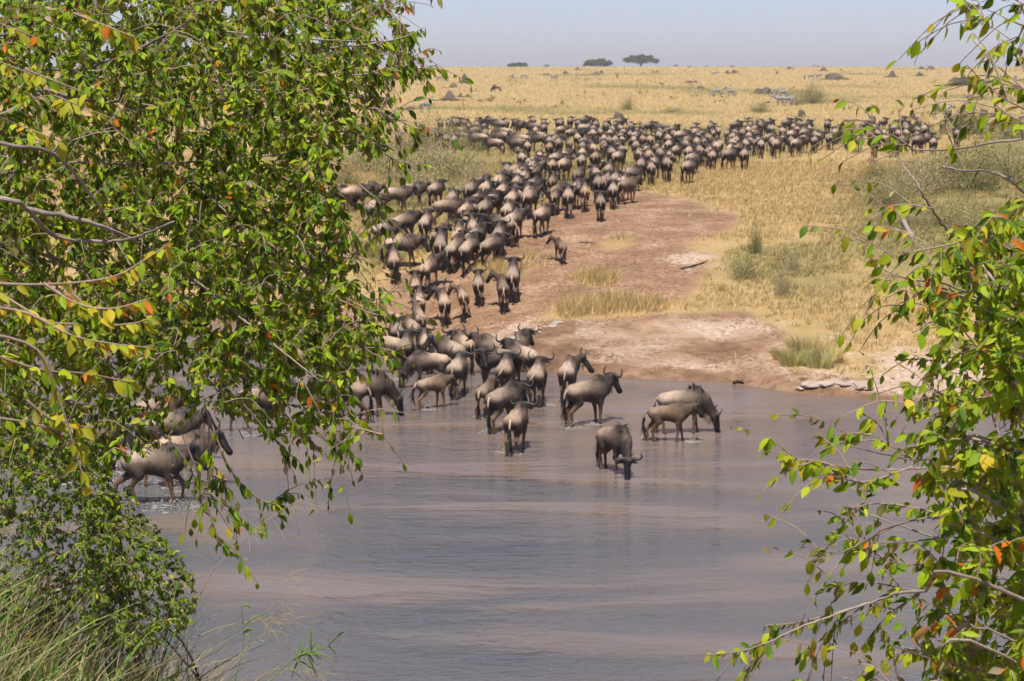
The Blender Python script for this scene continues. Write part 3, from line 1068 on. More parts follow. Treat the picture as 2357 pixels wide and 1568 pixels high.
# --- the herd behind: visible back tops, in windows of the photograph (origin x, y) scaled by 4.708
FARW = {
    (1950, 440): [(200, 205, 150), (350, 175, 95), (520, 175, 100), (660, 230, 170), (845, 150, 95), (850, 235, 175), (905, 310, 80), (1060, 180, 95), (1070, 280, 90),
                  (1340, 190, 110), (1400, 140, 80), (1560, 150, 90), (1700, 190, 95), (1820, 140, 20), (1980, 185, 85), (2050, 215, 70), (1400, 300, 30), (1250, 375, 60),
                  (1620, 345, 10), (1750, 285, 90), (1720, 340, 30), (1900, 270, 10), (2000, 290, 80), (2110, 330, 90), (1930, 350, 90), (1980, 385, 90), (60, 130, 185),
                  (250, 360, 200), (280, 430, 190), (90, 530, 190), (460, 430, 180), (600, 450, 170), (540, 530, 150), (750, 580, 110), (960, 450, 185), (900, 400, 190),
                  (1160, 480, 90), (1290, 470, 60), (1170, 620, 80), (1340, 560, 60), (1530, 510, 90), (1690, 460, 85), (1830, 510, 30), (1790, 600, 90), (1940, 560, 90),
                  (1980, 640, 90), (2000, 480, 10), (2160, 480, 90), (2190, 580, 85), (980, 780, 100), (880, 860, 30), (860, 960, 70), (1060, 920, 50), (1180, 910, 60),
                  (1300, 810, 40), (1460, 750, 30), (1450, 930, 50), (1790, 700, 60), (1780, 840, 60), (2040, 800, 85), (640, 800, 92), (370, 1000, 100), (560, 1020, 40),
                  (660, 1090, 30), (880, 1060, 50), (700, 1170, 60), (560, 1240, 70), (870, 1290, 30), (1220, 1190, 50), (1720, 1100, 50), (2020, 1080, 90), (270, 1180, 40),
                  (230, 1250, 40), (290, 1420, 40), (1330, 1390, 20), (1430, 1470, 60), (1700, 1340, 50), (2100, 1260, 80), (580, 1460, 90), (720, 1440, 90)],
    (2400, 440): [(120, 240, 100), (380, 150, 20), (270, 240, 60), (230, 300, 80), (370, 270, 90), (590, 250, 80), (690, 330, 90), (780, 240, 110), (930, 220, 10), (1160, 250, 170),
                  (1250, 320, 100), (1380, 280, 20), (1120, 360, 100), (1100, 410, 90), (780, 380, 90), (570, 380, 90), (680, 410, 60), (460, 360, 40), (200, 370, 60), (400, 420, 60),
                  (290, 470, 90), (170, 490, 90), (450, 480, 70), (600, 480, 90), (800, 470, 85), (1380, 390, 90), (1540, 400, 10), (1780, 260, 40), (1810, 360, 20), (2090, 260, 60),
                  (2210, 310, 90), (2120, 360, 90), (1930, 410, 30), (1270, 480, 80), (1650, 500, 10), (1780, 480, 70), (2020, 470, 90), (1940, 510, 90), (1820, 540, 90), (1860, 590, 90),
                  (2170, 600, 90), (940, 490, 80), (680, 570, 80), (1300, 560, 50), (1590, 560, 110), (340, 550, 60), (70, 570, 90), (340, 610, 80), (400, 660, 90), (210, 710, 120),
                  (350, 780, 50), (740, 760, 100), (850, 700, 95), (910, 790, 90), (1070, 640, 90), (1120, 750, 80), (1440, 650, 60), (1310, 790, 60), (1680, 700, 60), (1850, 690, 100),
                  (1980, 640, 60), (2060, 700, 60), (1750, 820, 30), (1250, 930, 90), (780, 930, 50), (960, 980, 85), (1020, 900, 40), (600, 1080, 20), (170, 1020, 50), (190, 1180, 40),
                  (280, 1200, 40), (420, 1230, 40), (30, 1240, 90)],
    (2850, 440): [(440, 220, 20), (710, 170, 110), (800, 200, 60), (900, 190, 60), (1060, 165, 30), (700, 230, 90), (280, 345, 60), (400, 430, 30), (440, 340, 60), (550, 350, 90),
                  (670, 310, 90), (800, 290, 50), (940, 240, 30), (800, 370, 20), (1080, 290, 110), (690, 415, 60), (450, 480, 60), (1100, 440, 20), (1310, 330, 90), (1400, 190, 40),
                  (1540, 170, 10), (1630, 200, 60), (1760, 220, 20), (1530, 260, 90), (1600, 300, 60), (1700, 290, 30), (1820, 310, 80), (1500, 390, 20), (1750, 360, 10), (1330, 410, 60),
                  (1320, 470, 80), (1480, 480, 80), (2170, 220, 60), (1940, 390, 40), (2030, 430, 20), (2200, 430, 30), (2300, 360, 80), (1930, 480, 70), (1720, 490, 20), (1590, 530, 15),
                  (1210, 560, 50), (1130, 520, 90), (920, 560, 85), (860, 510, 70), (620, 570, 90), (690, 520, 120), (480, 600, 20), (340, 650, 60), (200, 560, 110), (270, 560, 90),
                  (350, 740, 20), (590, 740, 70)],
    (3300, 400): [(230, 540, 90), (420, 620, 60), (620, 650, 15), (480, 420, 80), (300, 470, 60), (720, 400, 20), (880, 350, 10), (1100, 340, 30), (1440, 330, 15), (1290, 410, 20),
                  (1340, 470, 20), (930, 470, 30), (570, 520, 60), (980, 560, 90), (1110, 540, 60), (1370, 550, 90), (1520, 540, 100), (1560, 470, 10), (1510, 430, 90), (1720, 490, 90),
                  (1730, 580, 90), (1760, 340, 90), (1880, 480, 40), (1100, 640, 80), (940, 740, 60), (1320, 740, 10), (1460, 700, 10), (1780, 670, 0), (2050, 700, 60), (1900, 640, 10),
                  (2330, 250, 30), (2230, 390, 30)],
    (3596, 200): [(1220, 1170, 95), (1240, 1290, 90), (1600, 1160, 30), (1770, 1250, 60), (1900, 1210, 20), (1110, 1320, 60), (1270, 1410, 30), (1090, 1510, 95)],
    (1800, 640): [(600, 330, 20), (640, 440, 60), (430, 460, 70), (45, 590, 60), (760, 620, 40), (560, 650, 30), (430, 710, 60), (310, 820, 60), (650, 750, 60), (330, 960, 80),
                  (390, 1060, 90), (210, 1250, 90), (45, 1300, 92), (1180, 590, 60), (1510, 560, 40), (1090, 800, 60), (2070, 520, 40), (700, 1300, 80), (560, 1270, 30)],
    (1500, 440): [(330, 110, 0), (930, 315, 180), (930, 400, 180), (440, 420, 90), (1230, 180, 100), (1380, 175, 85), (1490, 160, 90), (1560, 190, 80), (1680, 180, 85), (1780, 285, 20),
                  (1680, 330, 5), (1930, 330, 8), (1640, 400, 180), (1330, 450, 100), (1490, 480, 100), (1930, 450, 170), (2080, 390, 90), (1920, 170, 80), (1920, 225, 90), (2060, 270, 90),
                  (-750, 140, 95), (-180, 240, 92), (-560, 310, 10), (-30, 320, 0), (-560, 400, 20), (-330, 370, 10)],
}
G_H = 'wildebeest of the herd on the plain'
allw = []
for sx, sy, off, hd, pose, sc_, lab, grp in NEAR:
    x, y = gs(sx, sy, off)
    allw.append([x, y, hd, pose, sc_ * (.95 if grp == G_S else 1), lab, grp, True])
rl = random.Random(4)
for (ox, oy), lst in FARW.items():
    for a, b, hd in lst:
        x, y = gs(ox + a / 4.708, oy + b / 4.708, 1.17)
        pose = rl.choice(['walk', 'walkb', 'walkc', 'stand', 'walk', 'low', 'left', 'right', 'walkb', 'calf' if rl.random() < .5 else 'walk'])
        if hd in (180, 185, 190, 200) and rl.random() < .6:
            pose = 'drink'
        sc_ = rl.uniform(.93, 1.05) if pose != 'calf' else rl.uniform(.85, 1.0)
        hd = hd if hd > 140 else 90 + (hd - 90) * (.36 if y < 92 else .5)
        allw.append([x, y, hd + rl.uniform(-9, 9), pose, sc_, None, G_H, y < 84])
# ease overlapping bodies apart
XY = np.array([[w[0], w[1]] for w in allw])
fixed = np.array([w[5] is not None for w in allw])
for it in range(40):
    D = XY[:, None] - XY[None]
    dd = np.hypot(D[..., 0], D[..., 1] * .8) + np.eye(len(XY)) * 99
    pm = np.where(dd < .82, (.82 - dd) / dd * .25, 0)
    mv = (D * pm[..., None]).sum(1)
    XY += mv * np.where(fixed, .35, 1.0)[:, None]
for w, q in zip(allw, XY):
    w[0], w[1] = float(q[0]), float(q[1])
# two wildebeest grazing far out on the plain
for sx, sy, hd, lab in ((1985, 368, 178, 'lone dark wildebeest grazing on the plain facing left'), (1712, 366, 20, 'dark wildebeest resting on the plain just under the leaf tips'),
                        (1712, 322, 60, 'dark wildebeest beside the far zebras at the leaf tips')):
    x, y = gs(sx, sy)
    allw.append([x, y, hd, 'drink' if hd > 100 else 'low', 1.0, lab, 'wildebeest far out on the plain', False])


def px_of(x, y, z):
    dz = z - EYE
    dep = y * _cp - dz * _sp
    return CX + FPX * x / dep, CY - FPX * (y * _sp + dz * _cp) / dep


LANDM = [(300, 'beside the leaf tips'), (420, 'above the bushy shoulder'), (500, 'below the distant round bush'),
         (575, 'below the smaller acacia'), (640, 'below the lone dark mound'), (705, 'below the zebra pair'),
         (770, 'below the wide double mound'), (830, 'below the tall dark mound'), (900, 'at the thin right end'), (2000, 'far right among twigs')]


ORD = ['first', 'second', 'third', 'fourth', 'fifth', 'sixth', 'seventh', 'eighth', 'ninth', 'tenth', 'eleventh', 'twelfth', 'thirteenth', 'fourteenth',
       'fifteenth', 'sixteenth', 'seventeenth', 'eighteenth', 'nineteenth', 'twentieth']


def herd_cell(w):
    px, py = px_of(w[0], w[1], float(H(w[0], w[1], False)))
    where = [t for e, t in LANDM if px < e][0]
    row = 'front' if py > 215 else ('near' if py > 185 else ('second' if py > 165 else ('middle' if py > 148 else 'back')))
    return where, row, px


allw.sort(key=lambda w: w[1])
cells = {}
for w in allw:
    if w[5] is None:
        a, b, px = herd_cell(w)
        cells.setdefault((a, b), []).append((px, w))
for (a, b), lst in cells.items():
    for k, (px, w) in enumerate(sorted(lst, key=lambda q: q[0])):
        hd, pose = w[2] % 360, w[3]
        face = 'rear view' if 55 <= hd <= 125 else ('facing right' if (hd < 55 or hd > 300) else 'facing left')
        kind = 'young' if 'calf' in pose else {'drink': 'grazing', 'low': 'low headed'}.get(pose, 'brown')
        w[5] = '%s wildebeest %s, %s from left in %s row %s' % (kind, face, ORD[min(k, 19)], b, a)
rest = Soup()
for i, (x, y, hd, pose, sc_, lab, grp, det) in enumerate(allw):
    if i < 300 or 'far out' in grp:
        put_wild(x, y, hd, pose, sc_, lab, grp, det)
    else:
        V, f, C = WILD[pose][2]
        h = math.radians(hd)
        W = V * sc_
        W = np.stack([W[:, 0] * math.cos(h) - W[:, 1] * math.sin(h) + x, W[:, 0] * math.sin(h) + W[:, 1] * math.cos(h) + y, W[:, 2] + float(H(x, y)) - .015], 1)
        T_ = [q for q in f if q.shape[1] == 3]
        Q_ = [q for q in f if q.shape[1] == 4]
        rest.add(W, np.concatenate(T_) if T_ else None, np.concatenate(Q_) if Q_ else None, C)
if rest.n:
    tag(link('wildebeest_herd', rest.mesh('wildebeest_herd', M_HIDE, True)), 'farthest wildebeest merging into a packed back row of the herd', 'herd', kind='stuff')
print('wildebeest', len(allw))

# ------------------------------------------------------------------ zebras


def zebra(pose):
    pr = []

    def add(a, b, ra, rb, sq=1.0, k=.05):
        pr.append((*a, *b, ra, rb, sq, k))
    add((-.58, 0, 1.02), (-.1, 0, 1.0), .24, .265, .86, .09)
    add((-.1, 0, 1.0), (.42, 0, 1.0), .265, .25, .80, .09)
    add((-.62, 0, 1.1), (-.3, 0, 1.12), .15, .15, .95, .09)
    if pose == 'graze':
        nb, poll, mz = (.72, 0, .80), (.98, 0, .48), (1.10, 0, .08)
    elif pose == 'level':
        nb, poll, mz = (.72, 0, 1.20), (1.0, 0, 1.36), (1.34, 0, 1.10)
    else:
        nb, poll, mz = (.66, 0, 1.36), (.86, 0, 1.62), (1.22, 0, 1.42)
    nb, poll, mz = map(np.array, (nb, poll, mz))
    add((.44, 0, 1.08), nb, .21, .155, .7, .08)
    add(nb, poll, .155, .105, .7, .06)
    add(poll, poll * .5 + mz * .5, .105, .085, .85, .04)
    add(poll * .5 + mz * .5, mz, .083, .062, .9, .04)
    for s in (1, -1):
        add(poll + (-.02, s * .05, .06), poll + (-.03, s * .08, .20), .035, .02, 1, .02)
    for i, (s, d) in enumerate(((1, .10), (-1, -.10))):
        add((.40, s * .14, .88), (.38, s * .14, .70), .13, .09, .8, .06)
        add((.38, s * .14, .70), (.40 + d * .5, s * .13, .42), .085, .05, 1, .04)
        add((.40 + d * .5, s * .13, .42), (.40 + d, s * .12, .05), .045, .045, 1, .02)
        add((-.58, s * .12, .95), (-.5, s * .15, .74), .19, .12, .75, .08)
        add((-.5, s * .15, .74), (-.70 - d * .6, s * .12, .46), .11, .055, .9, .04)
        add((-.70 - d * .6, s * .12, .46), (-.64 - d, s * .12, .05), .048, .045, 1, .02)
    add((-.82, 0, 1.12), (-.94, .02, .82), .045, .035, 1, .03)
    add((-.94, .02, .82), (-.93, .03, .50), .035, .06, 1, .03)
    V, Qd = skin(pr, .024)
    x, y, z = V.T
    ph = x * 30 - 8 * np.clip(-x - .2, 0, 1) * (z - .6) * 6
    fv = sstep(-x, .25, .55)
    ph = ph * (1 - fv) + fv * ((z * 1.05 - x * .35) * 31)
    lg = sstep(-z, -.70, -.62)
    ph = ph * (1 - lg) + lg * z * 52
    nk = sstep(x, .5, .62)
    axn = unit(poll - np.array((.44, 0, 1.08)))
    ph = ph * (1 - nk) + nk * ((V - poll) @ axn) * 34
    st = sstep(np.sin(ph), -.05, .25)
    bell = sstep(-z, -.80, -.74) * (z > .62)
    st = np.maximum(st, bell)
    col = (0.025 + st * .46)[:, None] * np.array((1.0, .95, .87))
    hd = np.linalg.norm(V - mz, axis=1) < .13
    col[hd] = (.035, .03, .028)
    tl = (x < -.88) & (z < .75)
    col[tl] = (.03, .028, .028)
    parts = {'body': (V, [], [Qd], col)}
    base = spline([np.array((.30, 0, 1.26)), nb + unit(np.array((-.6, 0, .8))) * .15, poll + (-.03, 0, .10)], 24)
    upn = unit(np.array((-.55, 0, .83))) if pose != 'graze' else unit(np.array((.5, 0, .86)))
    if pose == 'graze':
        base = spline([np.array((.34, 0, 1.26)), nb + upn * .14, poll + upn * .10], 24)
    Vm = np.concatenate([base + (0, .016, -.02), base + upn * .11, base + (0, -.016, -.02)])
    k = len(base)
    i = np.arange(k - 1)
    Qm = np.concatenate([np.stack([i, i + 1, k + i + 1, k + i], 1), np.stack([k + i, k + i + 1, 2 * k + i + 1, 2 * k + i], 1)])
    cm = np.where((np.sin(np.arange(k) * 1.3) > 0)[:, None], .5, .03) * np.ones((k, 3))
    cm = np.concatenate([cm, np.full((k, 3), .03), cm])
    parts['mane'] = (Vm, [], [Qm], cm)
    return parts


ZEB = {k: part_meshes('zebra_' + k, zebra(k), M_ZEBRA) for k in ('graze', 'level', 'up')}
G_Z = 'zebras on the plain'
for sx, sy, hd, pose, sc_, lab in [
        (1705, 449, 32, 'up', 1.0, 'zebra standing alert with raised head left of the large termite mound'),
        (1757, 326, 150, 'level', 1.0, 'left one of two far zebras by the leaf tips'),
        (1786, 326, 120, 'graze', 1.0, 'right one of two far zebras by the leaf tips'),
        (1578, 322, 0, 'graze', 1.0, 'zebra half hidden behind the left leaves on the plain'),
        (2049, 317, 75, 'graze', 1.0, 'far zebra seen from behind, left of the pair below the round bush'),
        (2097, 315, 8, 'graze', 1.0, 'far zebra grazing to the right below the round bush'),
        (2208, 320, 110, 'level', 1.0, 'left zebra of the close pair below the square mound'),
        (2224, 319, 70, 'graze', 1.0, 'right zebra of the close pair below the square mound'),
        (2469, 314, 262, 'level', 1.0, 'zebra facing the camera alone below the gap between the acacias'),
        (2860, 304, 12, 'level', 1.0, 'zebra left of the twin peaked bushy mound'),
        (2866, 388, 184, 'graze', 1.0, 'zebra grazing to the left with another behind its rump'),
        (2922, 389, 178, 'up', .95, 'zebra with raised head behind the rump of a grazing one'),
        (3130, 395, 196, 'level', 1.05, 'zebra facing left beside the wide double mound'),
        (3100, 394, 255, 'graze', .95, 'zebra facing the camera at the right foot of the wide double mound'),
        (3122, 425, 150, 'level', 1.0, 'lower zebra of the group with striped back turned left'),
        (3152, 424, -12, 'graze', 1.0, 'lower zebra of the group grazing to the right'),
        (3218, 320, 85, 'graze', 1.0, 'zebra seen from behind, leftmost of three by the green mound'),
        (3246, 318, 10, 'level', 1.0, 'middle zebra of three by the green mound'),
        (3275, 316, 25, 'level', 1.0, 'zebra next to the green mound, right one of three'),
        (3765, 476, 6, 'level', 1.1, 'large striped zebra standing behind the right end of the herd'),
        (3906, 337, 100, 'graze', 1.0, 'zebra just right of the large bushy mound, seen from behind'),
        (3972, 341, 90, 'graze', 1.0, 'zebra behind the right hand leaves near the large bushy mound'),
        (4061, 322, 95, 'graze', 1.0, 'far zebra near the right picture edge'),
        (4078, 337, 20, 'graze', 1.0, 'zebra at the right picture edge below the far one'),
        (4074, 380, 70, 'level', 1.0, 'right zebra of two beside the dark mound at the picture edge'),
        (4054, 381, 20, 'level', 1.0, 'left zebra of two beside the dark mound at the picture edge')]:
    x, y = gs(sx, sy)
    big = y < 300
    if big:
        r = link('zebra', None)
        for nm, me_ in ZEB[pose][0]:
            link(nm, me_, r)
    else:
        r = link('zebra', ZEB[pose][1])
    r.location = (x, y, float(H(x, y)) - .02)
    r.rotation_euler = (0, 0, math.radians(hd))
    r.scale = (sc_,) * 3
    tag(r, lab, 'zebra', G_Z)

# ------------------------------------------------------------------ termite mounds
def mound_mesh(seed, kind):
    r = np.random.default_rng(seed)
    na, nh = 18, 9
    th = np.linspace(0, 2 * math.pi, na, endpoint=False)
    V, C = [], []
    off = r.uniform(0, 9)
    for k in range(nh):
        t = k / (nh - 1)
        if kind == 'cone':
            rad = (1 - t) ** 1.05 * .72 + .28 * math.sqrt(max(0, 1 - t ** 3))
        elif kind == 'dome':
            rad = math.sqrt(max(0, 1 - t ** 2.6)) * (1 - .25 * t) * (1.0 + .35 * max(0, .25 - t) / .25)
        else:
            rad = math.sqrt(max(0, 1 - t ** 2)) * .95 + .05 * (1 - t)
        rr = rad * (1 + .55 * fbm(np.cos(th) * 1.6 + off, np.sin(th) * 1.4 + t * 1.8 + off, seed, 3))
        x0 = .16 * math.sin(off) * t
        V += [(x0 + a * math.cos(b), a * math.sin(b), t * (1 + .03 * math.sin(3 * b)) - .12 * (k == 0)) for a, b in zip(rr, th)]
    V.append((.16 * math.sin(off), 0, 1.0))
    idx = np.arange(na * nh).reshape(nh, na)
    Qm = np.stack([idx[:-1], np.roll(idx, -1, 1)[:-1], np.roll(idx, -1, 1)[1:], idx[1:]], -1).reshape(-1, 4)
    Tm = np.stack([idx[-1], np.roll(idx[-1], -1), np.full(na, na * nh)], 1)
    return np.array(V), Tm, Qm


def bush_soup(seed, n, leaf, col, flat=.0, fill=.55, stems=9, upright=.3):
    """leaf clumps through a unit half-dome plus stems"""
    r = np.random.default_rng(seed)
    ncl = max(6, n // 45)
    cl = []
    while len(cl) < ncl:
        p = r.uniform(-1, 1, 3)
        p[2] = abs(p[2])
        q = np.hypot(np.hypot(p[0], p[1]), p[2])
        if fill < q < 1.0:
            cl.append(p * (1 + .25 * r.normal()))
    cl = np.array(cl)
    c = cl[r.integers(0, ncl, n)]
    P = c + r.normal(size=(n, 3)) * .15
    P[:, 2] = np.abs(P[:, 2])
    d = r.normal(size=(n, 3)) + np.array((0, 0, upright * 3))
    d /= np.linalg.norm(d, axis=1, keepdims=True)
    s = np.cross(d, r.normal(size=(n, 3)))
    s /= np.linalg.norm(s, axis=1, keepdims=True)
    L = leaf * r.uniform(.6, 1.5, n)[:, None]
    V = np.stack([P, P + d * L * .5 + s * L * .17, P + d * L, P + d * L * .5 - s * L * .17], 1).reshape(-1, 3)
    Qb = np.arange(n * 4).reshape(n, 4)
    C = np.asarray(col) * r.uniform(.55, 1.5, (n, 1)) * (1 + .25 * r.normal(size=(n, 3)) * np.array((1, .5, .6)))
    C = np.repeat(np.clip(C, .01, .6), 4, 0)
    sp = Soup()
    sp.add(V, None, Qb, C)
    st = Soup()
    for k in range(stems):
        e = cl[k % ncl]
        P3 = spline([(r.normal() * .08, r.normal() * .08, -.05), (e[0] * .4, e[1] * .4, e[2] * .55), e], 6)
        Vt, T, Qt = tube(P3, np.linspace(.025, .008, 6), 5)
        st.add(Vt, T, Qt, (.13, .095, .07))
    return sp, st


def grass_tuft_soup(seed, n, col, spread=.35, lean=.5, w=.02):
    r = np.random.default_rng(seed)
    a = r.uniform(0, 2 * math.pi, n)
    q = np.sqrt(r.uniform(0, 1, n)) * spread
    B = np.stack([np.cos(a) * q, np.sin(a) * q, np.zeros(n)], 1)
    ln = r.uniform(.5, 1.05, n)
    d = np.stack([np.cos(a) * lean * r.uniform(.1, 1, n), np.sin(a) * lean * r.uniform(.1, 1, n), np.ones(n)], 1)
    tip = B + d * ln[:, None]
    tip[:, 2] *= .95
    mid = B + d * ln[:, None] * .55 + np.array((0, 0, .08))
    s = np.stack([-np.sin(a + 1), np.cos(a + 1), np.zeros(n)], 1) * w
    V = np.stack([B - s, B + s, mid + s * .8, mid - s * .8, tip], 1).reshape(-1, 3)
    i = np.arange(n)[:, None] * 5
    Qt = i + np.array([[0, 1, 2, 3]])
    Tt = i + np.array([[3, 2, 4]])
    C = np.repeat(np.asarray(col) * r.uniform(.6, 1.4, (n, 1)) * (1 + .15 * r.normal(size=(n, 3))), 5, 0)
    return V, Tt, Qt, np.clip(C, .01, .8)


DKM, RDM = (.150, .112, .088), (.30, .165, .115)
MOUNDS_ = {(k, s): mound_mesh(s, k) for k in ('cone', 'dome', 'low') for s in (1, 2, 3)}
MESH_MOUND = {}
for (k, s), (V, T, Qm) in MOUNDS_.items():
    for cn, c in (('dark', DKM), ('red', RDM)):
        MESH_MOUND[k, s, cn] = mesh_np('termite_mound_' + k, V, [T, Qm], np.tile(np.array(c), (len(V), 1)) * np.random.default_rng(s).uniform(.85, 1.15, (len(V), 1)), M_MOUND, True)
_apron = Soup()
_v, _t, _q, _c = grass_tuft_soup(77, 900, (.20, .19, .07), 1.0, .5, .05)
_v[:, 2] *= .5 * np.clip(1.25 - np.hypot(_v[:, 0], _v[:, 1]), .3, 1.2)
_apron.add(_v, _t, _q, _c)
ME_APRON = _apron.mesh('mound_grass', M_GRASS)
_bs, _bst = bush_soup(5, 500, .16, (.13, .15, .045))
ME_MB = _bs.mesh('mound_bush', M_BUSH)

G_M = 'termite mounds on the plain'
# base x, y on the photograph, width, height there, shape, colour, apron (0 none 1 grass 2 leafy), label
for i, (sx, sy, w, h, kd, cn, ap, lab) in enumerate([
        (1860, 332, 26, 42, 'cone', 'dark', 2, 'green overgrown mound with dark pointed top above the two cones'),
        (1814, 350, 44, 22, 'cone', 'dark', 1, 'dark pointed mound between the overgrown one and the big grassy one'),
        (1801, 402, 62, 44, 'cone', 'dark', 1, 'biggest grassy mound with dark cone right of the alert zebra'),
        (1842, 388, 22, 20, 'cone', 'dark', 1, 'small dark peak on the right shoulder of the biggest grassy mound'),
        (1872, 388, 20, 14, 'cone', 'dark', 2, 'lowest peak at the right end of the biggest grassy mound'),
        (1645, 440, 50, 16, 'low', 'dark', 1, 'low brushy mound left of the alert zebra'),
        (1930, 264, 10, 8, 'cone', 'dark', 0, 'tiny mound on the skyline left of the round bush'),
        (1958, 262, 10, 6, 'dome', 'dark', 0, 'flat speck of a mound on the skyline beside the tiny one'),
        (1844, 284, 14, 5, 'low', 'dark', 0, 'low dark patch of a mound above the green overgrown one'),
        (2186, 267, 26, 15, 'dome', 'dark', 0, 'square shouldered dark mound on the skyline right of the round bush'),
        (2158, 263, 9, 6, 'dome', 'dark', 0, 'small mound on the skyline left of the square shouldered one'),
        (2285, 266, 13, 8, 'dome', 'dark', 0, 'small skyline mound left of the smaller acacia'),
        (2310, 280, 20, 14, 'cone', 'dark', 0, 'dark cone just below the skyline left of the smaller acacia'),
        (2262, 296, 24, 13, 'dome', 'dark', 0, 'dark hump above and right of the close zebra pair'),
        (2175, 300, 13, 8, 'low', 'dark', 0, 'left one of two flat humps touching each other'),
        (2191, 300, 13, 8, 'low', 'dark', 0, 'right one of two flat humps touching each other'),
        (2385, 299, 32, 14, 'cone', 'dark', 1, 'slanting dark mound below the smaller acacia'),
        (2406, 293, 18, 13, 'dome', 'dark', 1, 'rounder mound joined behind the slanting one'),
        (2374, 262, 16, 6, 'dome', 'red', 0, 'brown mound under the crown of the smaller acacia'),
        (2612, 290, 14, 10, 'cone', 'dark', 0, 'left peak of the twin mound below the larger acacia'),
        (2628, 290, 20, 10, 'cone', 'dark', 0, 'right peak of the twin mound below the larger acacia'),
        (2623, 263, 12, 5, 'dome', 'dark', 0, 'low skyline mound just right of the larger acacia'),
        (2702, 266, 25, 14, 'dome', 'dark', 1, 'dark rounded skyline mound right of the larger acacia'),
        (2762, 264, 12, 9, 'dome', 'dark', 1, 'skyline mound with a green foot in the middle of three'),
        (2753, 270, 14, 6, 'low', 'dark', 1, 'flat green mound just below the skyline mounds'),
        (2786, 265, 8, 7, 'cone', 'dark', 0, 'narrow little skyline mound'),
        (2827, 263, 18, 11, 'cone', 'dark', 0, 'pointed skyline mound left of the twin peaked bushy mound'),
        (2755, 332, 30, 11, 'low', 'dark', 1, 'low overgrown mound, left of a patch of three'),
        (2782, 330, 18, 8, 'low', 'dark', 1, 'low overgrown mound, right of a patch of three'),
        (2762, 340, 14, 6, 'low', 'dark', 1, 'lowest little hump of a patch of three'),
        (2805, 355, 26, 15, 'dome', 'dark', 1, 'dark mound above the zebra grazing to the left'),
        (2474, 475, 40, 32, 'dome', 'dark', 2, 'lone dark mound right behind the middle of the herd'),
        (2909, 294, 16, 15, 'cone', 'dark', 2, 'left peak of the twin peaked bushy mound'),
        (2937, 294, 26, 18, 'cone', 'dark', 2, 'right taller peak of the twin peaked bushy mound'),
        (2928, 269, 17, 9, 'dome', 'dark', 0, 'skyline mound above the twin peaked bushy mound'),
        (3109, 295, 15, 13, 'cone', 'dark', 0, 'single dark cone in the open left of three zebras'),
        (3157, 276, 22, 11, 'dome', 'dark', 1, 'mound below the skyline left of the three skyline cones'),
        (3255, 267, 17, 15, 'cone', 'red', 0, 'sharp brown cone, left of three skyline cones'),
        (3273, 266, 14, 10, 'dome', 'dark', 0, 'middle one of three skyline cones'),
        (3288, 266, 14, 9, 'dome', 'dark', 1, 'greenish right one of three skyline cones'),
        (3294, 284, 28, 16, 'dome', 'dark', 0, 'large dark hump under the three skyline cones'),
        (3327, 267, 8, 4, 'dome', 'dark', 0, 'tiny speck of a mound right of three skyline cones'),
        (3062, 374, 46, 28, 'dome', 'dark', 0, 'right half of the wide dark double mound beside the zebras'),
        (3034, 374, 38, 23, 'dome', 'dark', 0, 'left half of the wide dark double mound beside the zebras'),
        (3073, 412, 24, 9, 'low', 'dark', 1, 'small flat mound below the wide double mound'),
        (3226, 405, 20, 13, 'dome', 'dark', 2, 'small mound hidden in the bush right of the zebra group'),
        (3207, 466, 32, 32, 'dome', 'dark', 0, 'tall smooth dark mound standing behind the herd'),
        (3386, 319, 18, 9, 'dome', 'dark', 1, 'dark knob at the right foot of the green mound'),
        (3339, 318, 66, 28, 'low', 'dark', 2, 'broad green bush covered mound beside three zebras'),
        (3569, 309, 34, 30, 'cone', 'dark', 1, 'grassy cone with a dark tip right of the green mound'),
        (3687, 276, 26, 13, 'dome', 'dark', 0, 'left one of a pair of dark skyline domes at the right'),
        (3724, 277, 29, 15, 'dome', 'dark', 0, 'right one of a pair of dark skyline domes at the right'),
        (3809, 275, 12, 6, 'low', 'dark', 0, 'faint low mound on the skyline at the right'),
        (3678, 305, 30, 20, 'cone', 'dark', 2, 'leafy mound below the pair of dark skyline domes'),
        (3818, 340, 46, 34, 'dome', 'dark', 2, 'left half of the large bushy mound at the right'),
        (3850, 342, 50, 46, 'cone', 'dark', 2, 'right taller half of the large bushy mound at the right'),
        (3882, 391, 26, 13, 'dome', 'dark', 1, 'dark knob in greener grass at the right'),
        (4025, 376, 22, 18, 'cone', 'dark', 1, 'dark mound beside two zebras at the right picture edge'),
        (3651, 477, 26, 30, 'dome', 'dark', 1, 'dark dome directly behind the right end of the herd'),
        (3482, 655, 42, 34, 'dome', 'red', 1, 'reddish earth mound on golden grass in front of the herd')]):
    x, y = gs(sx, sy)
    m_per = math.hypot(x, y) / FPX / 4.0
    W, Hh = w * m_per * .56, h * m_per * .95
    r = link('termite_mound', None, loc=(x, y, float(H(x, y)) - .03))
    b = link('earth', MESH_MOUND[kd, 1 + i % 3, cn], r)
    b.scale = (W, W * .9, Hh)
    b.rotation_euler = (0, 0, i * 1.7)
    if ap or w > 17:
        g = tag(link('grass_apron', ME_APRON, r), kind='stuff')
        g.scale = (W * 1.75, W * 1.6, Hh * .75)
        g.rotation_euler = (0, 0, i * 2.3)
    if ap == 2:
        g = tag(link('leafy_growth', ME_MB, r), kind='stuff')
        g.location = (W * .15, -W * .25, 0)
        g.scale = (W * 1.25, W * 1.0, Hh * .75)
        g.rotation_euler = (0, 0, i * 3.1)
    tag(r, lab, 'termite mound', G_M)

